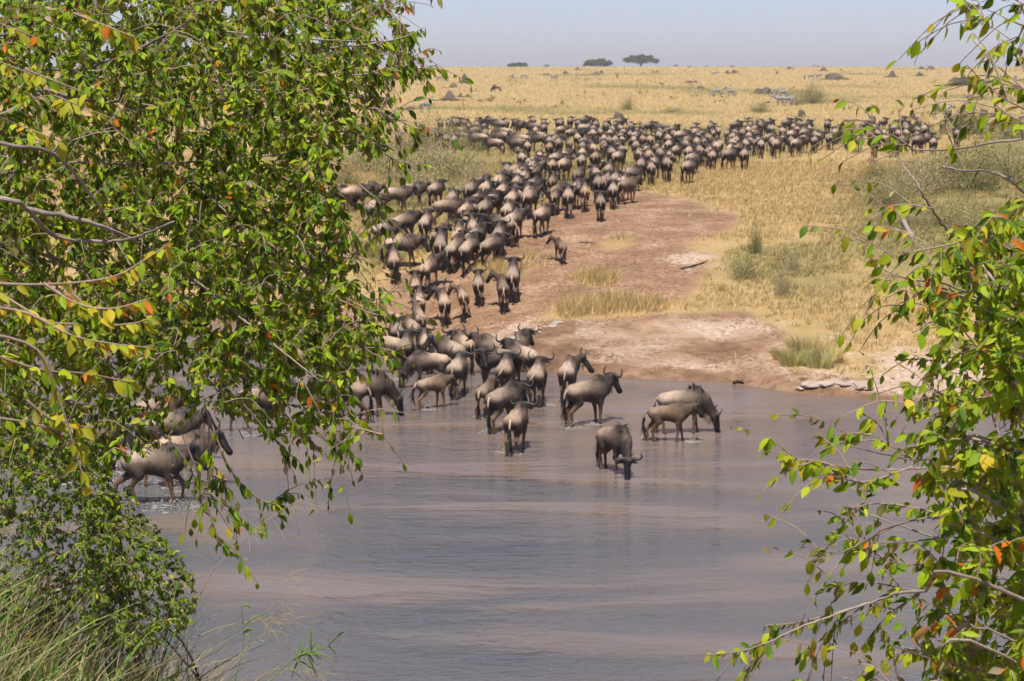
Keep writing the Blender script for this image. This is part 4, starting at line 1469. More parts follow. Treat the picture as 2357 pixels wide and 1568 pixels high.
# ------------------------------------------------------------------ acacias on the skyline
def acacia(name, sx, sy, w, h, seed, lab, low):
    x, y = gs(sx, sy)
    m_per = math.hypot(x, y) / FPX / 4.0
    W, Hh = w * m_per / 2, h * m_per
    r = np.random.default_rng(seed)
    root = link(name, None, loc=(x, y, float(H(x, y)) - .05))
    tag(root, lab, 'tree', 'trees on the skyline')
    tr = Soup()
    base = .16 if low else .30
    forks = []
    for k in range(7):
        a = k * .9 + r.uniform(-.3, .3)
        e = np.array((math.cos(a) * W * r.uniform(.35, .75), math.sin(a) * W * r.uniform(.3, .6), Hh * r.uniform(.62, .8)))
        P = spline([(0, 0, 0), (e[0] * .12, e[1] * .12, Hh * base), (e[0] * .55, e[1] * .55, Hh * .5), e], 9)
        V, T, Qt = tube(P, np.linspace(.26, .05, 9), 6)
        tr.add(V, T, Qt, (.10, .075, .055))
        forks.append(e)
    link('trunk', tr.mesh(name + '_trunk', M_BARK, True), root)
    n = 5200
    ncl = 70
    u = r.uniform(-1, 1, ncl)
    v = r.uniform(-1, 1, ncl)
    q = np.hypot(u, v)
    u, v = np.where(q > 1, u / q * .9, u), np.where(q > 1, v / q * .9, v)
    q = np.hypot(u, v)
    top = (1 - .42 * q ** 1.8) * (1 + .10 * r.normal(size=ncl))
    zc = np.where(r.random(ncl) < (.5 if low else .22), r.uniform(.25 if low else .50, .8, ncl), top) * Hh * .92
    k = r.integers(0, ncl, n)
    P = np.stack([u[k] * W + r.normal(0, W * .085, n), v[k] * W + r.normal(0, W * .085, n), zc[k] + r.normal(0, Hh * .055, n)], 1)
    P[:, 2] = np.maximum(P[:, 2], .25)
    d = r.normal(size=(n, 3)) * np.array((1, 1, .45))
    d /= np.linalg.norm(d, axis=1, keepdims=True)
    s = np.cross(d, r.normal(size=(n, 3)))
    s /= np.linalg.norm(s, axis=1, keepdims=True)
    L = r.uniform(.18, .45, n)[:, None]
    V = np.stack([P - d * L - s * L * .5, P + d * L - s * L * .5, P + d * L + s * L * .5, P - d * L + s * L * .5], 1).reshape(-1, 3)
    C = np.repeat(np.array((.085, .105, .040)) * r.uniform(.6, 1.5, (n, 1)), 4, 0)
    link('crown', mesh_np(name + '_crown', V, [np.arange(n * 4).reshape(n, 4)], C, M_BUSH), root)


acacia('acacia_tree', 2389, 263, 108, 34, 3, 'smaller acacia on the skyline with crown spreading to the ground', True)
acacia('acacia_tree', 2564, 262, 136, 48, 4, 'larger umbrella shaped acacia on the skyline', False)
acacia('round_bush', 2069, 261, 78, 19, 6, 'low round bush on the skyline left of the acacias', True)

# ------------------------------------------------------------------ shrubs and grass clumps of the far bank
SHRUB = []
for s_, (lf, c_) in enumerate([(.055, (.22, .21, .080)), (.055, (.34, .30, .135)), (.055, (.16, .19, .055)), (.065, (.46, .36, .20))]):
    a_, b_ = bush_soup(20 + s_, 5200, lf, c_, stems=14, fill=.15, upright=.7)
    SHRUB.append((a_.mesh('shrub_foliage', M_BUSH), b_.mesh('shrub_stems', M_BARK)))


def shrub(sx, sy, w, h, kind, lab, grp='shrubs on the far bank', name='shrub'):
    x, y = gs(sx, sy)
    m_per = math.hypot(x, y) / FPX / 4.0
    r = link(name, None, loc=(x, y, float(H(x, y)) - .04))
    for nm, me_ in (('foliage', SHRUB[kind][0]), ('stems', SHRUB[kind][1])):
        o = link(nm, me_, r)
        o.scale = (w * m_per * .56, w * m_per * .46, h * m_per * (1.05 if grp else 1))
        o.rotation_euler = (0, 0, (sx * 7 + sy) % 6)
    tag(r, lab, 'shrub', grp)


for q in [(1760, 590, 230, 110, 1, 'pale green shrub belt in front of the left wildebeest, left part'),
          (1655, 610, 190, 90, 0, 'green shrub under the leaf tips on the bushy shoulder'),
          (1860, 600, 190, 90, 1, 'pale shrub in front of the wildebeest facing left'),
          (1930, 605, 60, 50, 2, 'small bright green bush by the legs of a grazing wildebeest'),
          (1720, 690, 230, 120, 3, 'straw coloured scrub in the middle of the bushy shoulder'),
          (1840, 710, 220, 120, 1, 'green scrub on the right of the bushy shoulder'),
          (1590, 730, 230, 110, 1, 'dense green scrub at the left of the bushy shoulder'),
          (1480, 690, 230, 130, 1, 'pale scrub behind the leaf tips at the far left'),
          (1905, 755, 150, 90, 3, 'dry twiggy scrub beside the climbing herd'),
          (1690, 775, 220, 90, 3, 'dry grassy scrub below the bushy shoulder'),
          (1380, 740, 160, 80, 0, 'scrub half hidden by the foreground leaves'),
          (2395, 545, 46, 20, 2, 'tiny green bush inside the herd, right one'),
          (2276, 528, 26, 18, 2, 'tiny green bush inside the herd, left one'),
          (2605, 525, 50, 30, 2, 'green bush poking out of the herd below the acacia'),
          (2510, 440, 70, 40, 0, 'green shrub above the lone dark mound'),
          (2690, 450, 110, 24, 1, 'low green thicket on the plain above the herd'),
          (3040, 450, 110, 36, 0, 'green bush between the zebras and the tall mound'),
          (3250, 415, 110, 62, 0, 'tall loose bush right of the zebra group'),
          (3190, 420, 80, 44, 1, 'pale bush beside the tall loose bush'),
          (3500, 705, 90, 50, 0, 'green bush in front of the reddish earth mound'),
          (3420, 610, 70, 22, 2, 'small green herbs at the feet of the herd on the right'),
          (2975, 1110, 160, 80, 1, 'green shrub on the slope right of the bare trail'),
          (3020, 1010, 60, 100, 2, 'thin tall sapling above the slope shrub'),
          (3170, 1080, 60, 70, 3, 'dry stalks right of the slope shrub'),
          (3130, 1180, 70, 110, 3, 'thin dry sapling below the slope shrub'),
          (3560, 820, 180, 100, 1, 'dark green scrub on the right bank edge'),
          (3700, 770, 240, 120, 3, 'brown scrub on the right bank'),
          (3880, 760, 280, 150, 0, 'dense scrub on the right bank below the twigs'),
          (4030, 720, 240, 150, 1, 'pale green scrub at the right picture edge'),
          (3780, 900, 240, 90, 1, 'long grassy scrub below the right bank edge'),
          (3960, 970, 260, 120, 1, 'green scrub behind the right hand leaves'),
          (4060, 560, 260, 120, 1, 'pale bushes at the right end of the herd'),
          (3880, 540, 200, 90, 2, 'green bushes in front of the far right wildebeest'),
          (3700, 560, 120, 60, 0, 'bush between the wildebeest at the right end'),
          (3640, 900, 120, 60, 3, 'dry brush around the broken stump'),
          (2010, 1470, 40, 16, 2, 'herbs on the muddy lip behind the bunch')]:
    shrub(*q)

# big grass clumps on the bank, each one a tussock
TUS = []
for s_, c_ in enumerate([(.50, .40, .17), (.52, .47, .22), (.60, .46, .23)]):
    sp = Soup()
    v, t, q, c = grass_tuft_soup(40 + s_, 520, c_, .70, 1.25, .012)
    sp.add(v, t, q, c)
    TUS.append(sp.mesh('tussock_blades', M_GRASS))


def tussock(sx, sy, w, h, kind, lab):
    x, y = gs(sx, sy)
    m_per = math.hypot(x, y) / FPX / 4.0
    o = link('grass_tussock', TUS[kind], loc=(x, y, float(H(x, y)) - .03))
    o.scale = (w * m_per * .62, w * m_per * .5, h * m_per * 1.35)
    o.rotation_euler = (0, 0, (sx + sy) % 6)
    tag(o, lab, 'grass clump', 'grass tussocks on the bank')


for q in [(3170, 1462, 110, 62, 1, 'ragged grass clump near the right waterline, leftmost of five'),
          (3225, 1440, 120, 92, 0, 'tallest ragged grass clump near the right waterline'),
          (3275, 1462, 110, 70, 1, 'ragged grass clump in front of the tallest one'),
          (3320, 1440, 110, 60, 2, 'straw coloured grass clump right of the tallest one'),
          (3130, 1428, 90, 44, 2, 'low straw coloured grass clump left of the tallest one'),
          (1700, 985, 90, 40, 1, 'grass tuft in front of the dark striped wildebeest'),
          (1560, 1030, 130, 60, 1, 'green grass left of the wildebeest in full profile'),
          (1480, 1010, 130, 60, 1, 'green grass beside the leaves at the left of the trail'),
          ]:
    tussock(*q)

# ------------------------------------------------------------------ dry grass over bank and plain (nobody could count it)
def grass_cover(name, lab, X, Y, size, width, nb, cols, seed):
    r = np.random.default_rng(seed)
    n = len(X)
    Z = H(X, Y) - .02
    a = r.uniform(0, 2 * math.pi, (n, nb))
    q = np.sqrt(r.uniform(0, 1, (n, nb))) * size[:, None] * .55
    B = np.stack([X[:, None] + np.cos(a) * q, Y[:, None] + np.sin(a) * q, np.repeat(Z[:, None], nb, 1)], -1)
    hgt = size[:, None] * r.uniform(.45, 1.1, (n, nb))
    ln = r.normal(0, .35, (n, nb, 2)) * hgt[..., None] + np.array((.12, 0)) * hgt[..., None]
    tip = B + np.concatenate([ln, hgt[..., None]], -1)
    b = r.uniform(0, math.pi, (n, nb))
    s = np.stack([np.cos(b), np.sin(b) * .4, np.zeros_like(b)], -1) * width[:, None, None]
    V = np.stack([B - s, B + s, tip], 2).reshape(-1, 3)
    T = np.arange(n * nb * 3).reshape(-1, 3)
    C = cols[:, None, :] * r.uniform(.65, 1.35, (n, nb, 1))
    C = np.repeat(C.reshape(-1, 3), 3, 0)
    o = link(name, mesh_np(name, V, [T], np.clip(C, .01, .85), M_GRASS))
    tag(o, lab, kind='stuff')


def grass_cols(X, Y, r):
    so_, g_, sa_, w_ = ground_masks(X, Y)
    gold = np.array((.53, .385, .178))
    grn = np.array((.24, .225, .075))
    pale = np.array((.64, .47, .23))
    k = np.clip(g_ * 1.1 + .25 * fbm(X * .2, Y * .12, 71, 3), 0, .9)[:, None]
    c = gold * (1 - k) + grn * k
    p = (r.random(len(X)) < .22)[:, None]
    c = np.where(p, pale * (1 - k * .5), c)
    return c * r.uniform(.8, 1.2, (len(X), 1))


r_ = np.random.default_rng(8)
n_ = 90000
Y_ = r_.uniform(54, 118, n_)
X_ = r_.uniform(-1, 1, n_) * (7 + .30 * Y_)
for q in P_STRIP:                                  # thicker growth on the grass strips between the bare earth
    P = np.array(q)
    k_ = 2600
    X_ = np.concatenate([X_, r_.uniform(P[:, 0].min(), P[:, 0].max(), k_)])
    Y_ = np.concatenate([Y_, r_.uniform(P[:, 1].min(), P[:, 1].max(), k_)])
n_ = len(X_)
so_, g_, sa_, w_ = ground_masks(X_, Y_)
bare = np.clip(so_ * 1.6 + sa_ * 1.2 + w_ * 1.5, 0, .985)
keep = (r_.random(n_) > bare * 1.0) & (Y_ > shore(X_) + .8) & (fbm(X_ * .5, Y_ * .5, 81, 3) > -.42 + .2 * (Y_ < 76))
X_, Y_ = X_[keep], Y_[keep]
tall_ = np.zeros(len(X_))
for q in P_STRIP:
    tall_ = np.maximum(tall_, sstep(poly_sd(X_, Y_, q), -.3, .6))
grass_cover('bank_grass', 'short dry grass on the far bank', X_, Y_, r_.uniform(.12, .30, len(X_)) * (1 + .9 * tall_), .008 + .00012 * Y_, 7, grass_cols(X_, Y_, r_), 9)
n_ = 60000
Y_ = 112 * (900 / 112) ** (r_.random(n_) ** 1.0)
X_ = r_.uniform(-1, 1, n_) * (8 + .30 * Y_)
grass_cover('plain_grass', 'tall golden dry grass of the plain', X_, Y_, r_.uniform(.18, .36, n_) * (1 + Y_ / 900), .010 + .00009 * Y_, 5, grass_cols(X_, Y_, r_) * 1.22, 10)

# ------------------------------------------------------------------ stones, driftwood and stump on the bank
def stone_mesh(seed):
    r = np.random.default_rng(seed)
    u = np.array([(x, y, z) for x in (-1, 0, 1) for y in (-1, 0, 1) for z in (-1, 0, 1) if (x, y, z) != (0, 0, 0)], float)
    import bmesh
    bm = bmesh.new()
    bmesh.ops.create_icosphere(bm, subdivisions=2, radius=1.0)
    for v in bm.verts:
        c = np.array(v.co)
        k = 1 + .45 * fbm(c[0] * 1.3 + seed * 3, c[1] * 1.3 + c[2] * 1.7, seed, 3)
        v.co = Vector(c * k * np.array((1, .8, .5)))
    me_ = bpy.data.meshes.new('stone')
    bm.to_mesh(me_)
    bm.free()
    a = me_.attributes.new('tint', 'FLOAT_COLOR', 'POINT')
    a.data.foreach_set('color', np.tile((.50, .40, .31, 1), (len(me_.vertices), 1)).astype(np.float32).ravel())
    me_.materials.append(M_STONE)
    return me_


STONES = [stone_mesh(s) for s in (1, 2, 3, 4)]
rs_ = random.Random(2)
spots = []
for k in range(20):
    t = k / 19
    spots.append((1905 + t * 330 + rs_.uniform(-20, 20), 1385 - t * 95 + rs_.uniform(-14, 14), rs_.uniform(.06, .17), 'pale stone in the ledge above the inlet,'))
for k in range(18):
    t = k / 17
    spots.append((3200 + t * 270 + rs_.uniform(-8, 8), 1556 - 22 * math.sin(t * 3.1) + rs_.uniform(-6, 6), rs_.uniform(.10, .28), 'grey stone along the undercut lip at the right waterline,'))
for k in range(10):
    spots.append((3340 + k * 38, 1470 + rs_.uniform(-30, 60), rs_.uniform(.03, .08), 'small pebble on the pale sand at the right,'))
cnt_ = {}
for sx, sy, sz, lab in spots:
    cnt_[lab] = cnt_.get(lab, 0) + 1
    grp_, lab = lab, '%s %s from left' % (lab, ORD[cnt_[lab] - 1])
    x, y = gs(sx, sy)
    o = link('stone', STONES[rs_.randrange(4)], loc=(x, y, float(H(x, y)) + sz * .1))
    o.scale = (sz * 1.3, sz, sz * .7)
    o.rotation_euler = (0, 0, rs_.uniform(0, 6))
    tag(o, lab, 'stone', grp_)


def wood(name, pts, rad, col, lab, cat='driftwood'):
    P = np.array([[*gs(a, b), 0.0] for a, b, c in pts])
    for i, (a, b, c) in enumerate(pts):
        P[i, 2] = max(0.0, float(H(P[i, 0], P[i, 1]))) + c
    V, T, Qt = tube(spline(P, 10), np.linspace(rad, rad * .5, 10) * (1 + .2 * np.sin(np.arange(10) * 2.1)), 7)
    sp = Soup()
    sp.add(V - P[0], T, Qt, col)
    o = link(name, sp.mesh(name, M_BARK, True), loc=P[0])
    tag(o, lab, cat)


wood('driftwood', [(2932, 1536, .03), (2955, 1533, .06), (2975, 1537, .04)], .06, (.05, .04, .03), 'small dark driftwood lying in the shallows by the right bank')
wood('broken_stump', [(3650, 955, .0), (3612, 905, .25), (3590, 890, .5)], .12, (.36, .31, .26), 'pale broken dead stump leaning on the right bank', 'stump')
wood('fallen_branch', [(2725, 1075, .02), (2790, 1058, .05), (2830, 1045, .06)], .04, (.09, .06, .045), 'dark fallen branch on the pale bare slope', 'branch')
wood('fallen_branch', [(2320, 972, .02), (2350, 973, .04), (2385, 976, .02)], .025, (.10, .07, .05), 'thin twig lying on the bare trail below the herd', 'branch')
wood('bleached_bone', [(1985, 948, .03), (2015, 948, .06), (2050, 940, .05), (2072, 932, .03)], .05, (.55, .47, .38), 'pale log lying at the hooves on the trail', 'log')  # a log: bent tube of pale wood

# ------------------------------------------------------------------ splashes
def splash_into(sp, r, x, y, sc):
    oc = np.array([(1, 0, 0), (-1, 0, 0), (0, 1, 0), (0, -1, 0), (0, 0, 1), (0, 0, -1)], float)
    of = np.array([(0, 2, 4), (2, 1, 4), (1, 3, 4), (3, 0, 4), (2, 0, 5), (1, 2, 5), (3, 1, 5), (0, 3, 5)])
    o = np.array((x, y, 0))
    for k in range(110):                                  # thrown drops
        a, q = r.uniform(0, 6.28), r.uniform(.05, 1) ** .7
        z = abs(r.normal(0, .15)) * (1.25 - q)
        p = np.array((math.cos(a) * q * .34, math.sin(a) * q * .22, z)) * sc
        sp.add(oc * r.uniform(.004, .012) * np.array((1, 1, 1.8)) * (.6 + .4 * sc) + p + o, of, None, (.62, .60, .58))
    for k in range(26):                                   # torn foam lying on the water
        a, q = r.uniform(0, 6.28), r.uniform(.0, 1) ** .6
        c = np.array((math.cos(a) * q * .42, math.sin(a) * q * .26, .006 + .002 * (k % 5))) * np.array((sc, sc, 1))
        m = 7
        th = np.arange(m) * 6.283 / m
        rr = r.uniform(.25, 1, m) * r.uniform(.02, .075) * (.5 + .5 * sc)
        ring = np.stack([np.cos(th) * rr * 1.7, np.sin(th) * rr, np.zeros(m)], 1) + c
        top = c + (0, 0, .012)
        sp.add(np.concatenate([ring, [top]]) + o, np.stack([np.arange(m), (np.arange(m) + 1) % m, np.full(m, m)], 1), None, np.array((.46, .42, .39)) * r.uniform(.6, 1.1))


spray = Soup()
r_ = np.random.default_rng(14)
for sx, sy, sc_ in [(2290, 1712, 1.0), (2365, 1700, .6), (2590, 1755, .7), (2770, 1770, .5), (2035, 1815, 1.0), (1975, 1730, 1.0), (1935, 1668, .7), (2180, 1622, .8),
                    (1715, 1640, .7), (1820, 1590, .6), (1595, 1520, 1.2), (690, 2035, 1.8), (770, 1960, 2.0), (560, 1930, 1.8), (470, 1890, 2.2), (1050, 1735, 1.8),
                    (300, 1930, 2.2), (1005, 1640, 1.8)]:
    x, y = gs(sx, sy)
    splash_into(spray, r_, x, y, sc_)
tag(link('water_spray', spray.mesh('water_spray', M_FOAM)), 'white spray and foam thrown up by hooves in the river', kind='stuff')

# ------------------------------------------------------------------ foreground trees: limbs, twigs and leaves
def leaf_template(fold, curl, wid, ser):
    xs = np.array([0, .16, .36, .58, .80, 1.0])
    hw = np.array([0, .15, .235, .225, .14, 0]) * wid
    mid = np.stack([xs, np.zeros(6), -curl * xs ** 2], 1)
    V = [mid]
    for s in (1, -1):
        e = np.stack([xs[1:5] + ser * np.array((.03, -.02, .03, -.02)), s * hw[1:5] * math.cos(fold), hw[1:5] * math.sin(fold) - curl * xs[1:5] ** 2], 1)
        V.append(e)
    V = np.concatenate(V)
    T, Q = [], []
    for s, b in ((1, 6), (-1, 10)):
        f = lambda *q: list(q) if s > 0 else list(q)[::-1]
        T.append(f(0, 1, b))
        for k in range(3):
            Q.append(f(1 + k, 2 + k, b + k + 1, b + k))
        T.append(f(4, 5, b + 3))
    return V, np.array(T), np.array(Q)


LEAF_T = [leaf_template(.30, .10, 1.0, 1), leaf_template(.55, .22, .9, 1), leaf_template(.15, .30, 1.1, 1), leaf_template(.45, -.06, .8, 1)]
LEAF_COL = [(.150, .255, .010), (.245, .355, .010), (.080, .150, .010), (.345, .420, .014), (.360, .350, .022), (.54, .42, .03), (.62, .17, .018), (.42, .33, .21), (.19, .17, .05)]


class Tree:
    def __init__(s, name, base, lab, cat, seed, grp=None):
        s.r = np.random.default_rng(seed)
        s.base = np.array(base, float)
        s.root = link(name, None, loc=tuple(base))
        tag(s.root, lab, cat, grp)
        s.twigs = Soup()
        s.L = []            # (pos, dir, normal, length, colour index)
        s.nodes = []

    def limb(s, pts, r0, r1, name='branch', col=(.33, .27, .22)):
        """a thick limb of its own; pts world"""
        P = spline(np.asarray(pts), max(10, 6 * len(pts)))
        P[1:-1] += s.r.normal(size=(len(P) - 2, 3)) * min(r0 * .25, .002)
        V, T, Q = tube(P, np.linspace(r0, r1, len(P)) * (1 + .10 * s.r.normal(size=len(P))), 9)
        sp = Soup()
        lich = np.clip(.5 + 1.2 * fbm(V[:, 0] * 6, V[:, 2] * 6 + V[:, 1] * 5, 5, 3), 0, 1)[:, None]
        sp.add(V - s.base, T, Q, np.asarray(col) * (.65 + .55 * lich))
        o = link(name, sp.mesh(name, M_BARK, True), s.root)
        for p in P[::2]:
            s.nodes.append(p)
        return o

    def twig(s, pts, r0, r1, n, nleaf, size, cw, side=True, leaf_from=.12, droop=.6, spread=1.0):
        """a leafy twig; cw: weights over LEAF_COL"""
        P = spline(np.asarray(pts), n)
        V, T, Q = tube(P, np.linspace(r0, r1, n), 5, cap=False)
        s.twigs.add(V - s.base, T, Q, np.array((.34, .25, .19)) * s.r.uniform(.7, 1.3))
        if not nleaf:
            return P
        t = np.sort(s.r.uniform(leaf_from, 1.0, nleaf))
        t[-1] = 1.0
        i = np.minimum((t * (n - 1)).astype(int), n - 2)
        f = (t * (n - 1) - i)[:, None]
        p = P[i] * (1 - f) + P[i + 1] * f
        d = P[i + 1] - P[i]
        d = d / (np.linalg.norm(d, axis=1, keepdims=True) + 1e-9)
        sd = np.stack([d[:, 1], -d[:, 0], np.zeros(nleaf)], 1) * np.where(np.arange(nleaf) % 2, 1, -1)[:, None]
        dr = d * .55 + sd * s.r.uniform(.2, .9, (nleaf, 1)) * spread + s.r.normal(size=(nleaf, 3)) * .35
        dr[:, 2] -= droop * s.r.uniform(.3, 1.7, nleaf)
        dr /= np.linalg.norm(dr, axis=1, keepdims=True)
        nm = np.array((0, -.55, .9)) + s.r.normal(size=(nleaf, 3)) * .6
        nm -= dr * (nm * dr).sum(1, keepdims=True)
        nm /= np.linalg.norm(nm, axis=1, keepdims=True) + 1e-9
        s.L.append((p, dr, nm, size * s.r.uniform(.55, 1.35, nleaf), s.r.choice(len(LEAF_COL), nleaf, p=cw)))
        return P

    def spray(s, pts, r0, r1, n, nleaf, size, cw, droop=.8, sides=4):
        """a leafy twig with short leafy side twigs"""
        P = s.twig(pts, r0, r1, n, int(nleaf * .6), size, cw, droop=droop)
        for k in range(sides):
            i = s.r.integers(n // 5, n - 2)
            d = unit(P[i + 1] - P[i])
            ln = s.r.uniform(.10, .30)
            sd = unit(np.cross(d, (0, -1, .2))) * s.r.choice((-1, 1))
            e = P[i] + (d * .75 + sd * s.r.uniform(.3, .9) + s.r.normal(size=3) * .15) * ln
            s.twig([P[i], (P[i] + e) / 2 + (0, 0, .01), e - np.array((0, 0, .15 * ln))], r1 * 1.7, r1 * 1.1, 7, max(4, int(nleaf * .7 / sides)), size, cw, droop=droop)

    def grow(s, targets, size, cw, nleaf, rad=.004, droop=.25):
        """each target becomes a twig springing from the nearest wood"""
        tg = np.array(targets)
        k0 = len(s.nodes)
        A = np.zeros((k0 + len(tg) * 30, 3))
        A[:k0] = np.array(s.nodes)
        d0 = np.array([np.min(np.linalg.norm(A[:k0] - t, axis=1)) for t in tg])
        for i in np.argsort(d0):
            t = tg[i]
            B = A[:k0]
            dd = np.abs(B[:, 0] - t[0]) + np.abs(B[:, 1] - t[1]) + 1.2 * np.abs(B[:, 2] - t[2])
            p = B[np.argmin(dd)]
            ln = np.linalg.norm(t - p)
            m = p + (t - p) * .5 + np.array((0, 0, .12 * ln)) + s.r.normal(size=3) * ln * .08
            e = t + np.array((0, 0, -droop * min(ln, .4)))
            k = max(5, int(ln / .07))
            P = s.twig([p, m, e], rad * (1 + 1.2 * min(ln, 1.2)), rad * .5, k, int(nleaf * s.r.uniform(.6, 1.4)), size, cw, leaf_from=max(.05, 1 - .45 / (ln + .05)))
            q = P[2::2][:28]
            A[k0:k0 + len(q)] = q
            k0 += len(q)
        s.nodes = list(A[:k0])

    def finish(s, biggest=300, min_leaf_objs=True):
        P, D, Nn, S, K = (np.concatenate([q[k] for q in s.L]) for k in range(5))
        n = len(P)
        B = np.cross(Nn, D)
        ti = s.r.integers(0, len(LEAF_T), n)
        # the leaves that show largest stay single parts, the rest is one mass
        dz = P[:, 2] - EYE
        dep = P[:, 1] * _cp - dz * _sp
        px = CX + FPX * P[:, 0] / dep
        py = CY - FPX * (P[:, 1] * _sp + dz * _cp) / dep
        vis = (px > -5) & (px < 1029) & (py > -5) & (py < 686)
        score = np.where(vis, S / dep * np.maximum(.25, np.abs(Nn[:, 1])), 0)
        pick = np.zeros(n, bool)
        pick[np.argsort(-score)[:biggest]] = True
        pick &= vis
        sp = Soup()
        M = np.stack([D, B, Nn], -1) * S[:, None, None]
        for k, (V, T, Q) in enumerate(LEAF_T):
            m = np.nonzero((ti == k) & ~pick)[0]
            if not len(m):
                continue
            W = np.einsum('nij,vj->nvi', M[m], V) + P[m][:, None, :] - s.base
            c = np.array(LEAF_COL)[K[m]] * s.r.uniform(.75, 1.3, (len(m), 1))
            o = np.arange(len(m))[:, None, None] * len(V)
            sp.add(W.reshape(-1, 3), (T[None] + o).reshape(-1, 3), (Q[None] + o).reshape(-1, 4), np.repeat(c, len(V), 0))
        if sp.n:
            tag(link('foliage', sp.mesh('foliage', M_LEAF), s.root), kind='stuff')
        if s.twigs.n:
            tag(link('twigs', s.twigs.mesh('twigs', M_BARK, True), s.root), kind='stuff')
        for i in np.nonzero(pick)[0]:
            key = (int(ti[i]), int(K[i]))
            if key not in LEAF_ME:
                V, T, Q = LEAF_T[key[0]]
                LEAF_ME[key] = mesh_np('leaf', V, [T, Q], np.tile(LEAF_COL[key[1]], (len(V), 1)), M_LEAF)
            o = link('leaf', LEAF_ME[key], s.root)
            mm = Matrix(((M[i][0][0], M[i][0][1], M[i][0][2], P[i][0] - s.base[0]), (M[i][1][0], M[i][1][1], M[i][1][2], P[i][1] - s.base[1]),
                         (M[i][2][0], M[i][2][1], M[i][2][2], P[i][2] - s.base[2]), (0, 0, 0, 1)))
            o.matrix_local = mm
        return n


LEAF_ME = {}


def wv(x, y, t):
    """world point at overview pixel x, y and distance t"""
    return at_depth(x / OV, y / OV, t)


def in_poly(n, poly, r, dens=None):
    P = np.array(poly, float)
    lo, hi = P.min(0), P.max(0)
    out = np.zeros((0, 2))
    while len(out) < n:
        q = r.uniform(lo, hi, (n * 3, 2))
        k = poly_sd(q[:, 0], q[:, 1], P) > 0
        if dens is not None:
            k &= r.random(len(q)) < np.array([dens(a, b) for a, b in q])
        out = np.concatenate([out, q[k]])
    return out[:n]


CW_GREEN = np.array((.26, .24, .20, .14, .05, .015, .015, .03, .05))
CW_GREEN /= CW_GREEN.sum()
CW_YEL = np.array((.04, .08, .02, .15, .40, .25, .06, .0, .0))
CW_YEL /= CW_YEL.sum()
CW_RIGHT = np.array((.20, .27, .12, .22, .13, .02, .018, .015, .01))
CW_RIGHT /= CW_RIGHT.sum()

# --- left tree
r_ = np.random.default_rng(31)
tx, ty = -5.6, 10.6
left = Tree('leafy_tree', (tx, ty, float(H(tx, ty)) - .1), 'big leafy tree reaching in from the left, its boughs hanging over the river', 'tree', 21)
b = left.base
left.limb([b, b + (.1, 0, 1.6), b + (.35, .1, 3.2), b + (.3, .2, 5.2)], .24, .13, 'trunk', (.20, .165, .135))
fork = b + np.array((.32, .1, 3.0))
fork2 = b + np.array((.30, .15, 4.2))
fork3 = b + np.array((.15, .05, 1.9))
LIMBS = [([(-250, 430), (0, 455), (60, 480), (130, 545), (260, 555), (330, 540), (400, 510)], 9.2, .032, .010, fork),
         ([(-220, 290), (0, 330), (130, 360), (230, 480), (270, 560), (300, 610)], 9.4, .024, .008, fork),
         ([(-260, 330), (0, 265), (90, 215), (150, 175), (300, 120), (450, 40), (560, -60)], 10.2, .034, .010, fork2),
         ([(100, 205), (200, 230), (330, 240), (480, 300), (640, 400), (760, 470)], 10.6, .020, .006, None),
         ([(60, 480), (200, 510), (320, 560), (440, 640), (540, 720), (640, 800), (740, 880)], 9.8, .024, .006, None),
         ([(-240, 420), (0, 400), (150, 375), (300, 380), (450, 430), (600, 560), (760, 660)], 10.9, .024, .006, fork),
         ([(-300, 120), (0, 80), (250, 60), (480, 70), (700, 90), (880, 95)], 11.0, .026, .006, fork2),
         ([(-300, 180), (100, 160), (400, 180), (620, 210), (800, 190), (930, 160)], 11.4, .026, .006, fork2),
         ([(-250, 560), (0, 560), (220, 640), (420, 800), (520, 930), (560, 1010)], 11.2, .026, .006, fork3),
         ([(-250, 660), (0, 700), (200, 800), (330, 920), (380, 1010)], 11.6, .024, .006, fork3),
         ([(-250, 500), (100, 600), (380, 640), (600, 690), (800, 740), (890, 720)], 11.8, .024, .006, fork),
         ([(300, 380), (500, 370), (700, 350), (860, 330), (930, 360)], 11.2, .015, .005, None),
         ([(-100, 900), (60, 930), (230, 960), (380, 1000)], 12.0, .016, .006, fork3)]
for pts, dep, r0, r1, fk in LIMBS:
    W = [wv(a, c, dep + .35 * math.sin(k * 1.3 + dep)) for k, (a, c) in enumerate(pts)]
    if fk is not None:
        W = [fk] + W
    left.limb(W, r0 * .50, r1 * .5)
POLY_A = [(-80, -60), (915, -60), (925, 40), (960, 120), (940, 180), (880, 230), (900, 300), (880, 345), (800, 330), (775, 420), (800, 500), (800, 620), (880, 700), (890, 800),
          (850, 850), (800, 900), (780, 960), (700, 1000), (560, 985), (480, 930), (300, 1060), (-80, 1100)]


def dens_a(x, y):
    d = 1.0
    if x > 760 and y < 200:
        d = .6
    if x > 800 and y > 200:
        d = .7
    if y > 620 and x < 520:
        d = .62
    if y > 820 and 250 < x < 620:
        d = .34
    if 60 < x < 420 and 350 < y < 620:
        d = .75
    return d


q = in_poly(3300, POLY_A, r_, dens_a)
dep = r_.uniform(9.6, 13.8, len(q))
left.grow([wv(a, c, d) for (a, c), d in zip(q, dep)], .050, CW_GREEN, 20, .0028)
# the shaded far side of the crown
q = in_poly(1500, [(-80, -60), (860, -60), (880, 100), (820, 230), (830, 320), (740, 340), (720, 480), (740, 640), (800, 740), (780, 840), (700, 900), (560, 880), (430, 800),
                   (300, 900), (-80, 1000)], r_)
left.grow([wv(a, c, d) for (a, c), d in zip(q, r_.uniform(12.6, 16.0, len(q)))], .064, CW_GREEN, 20, .0030)
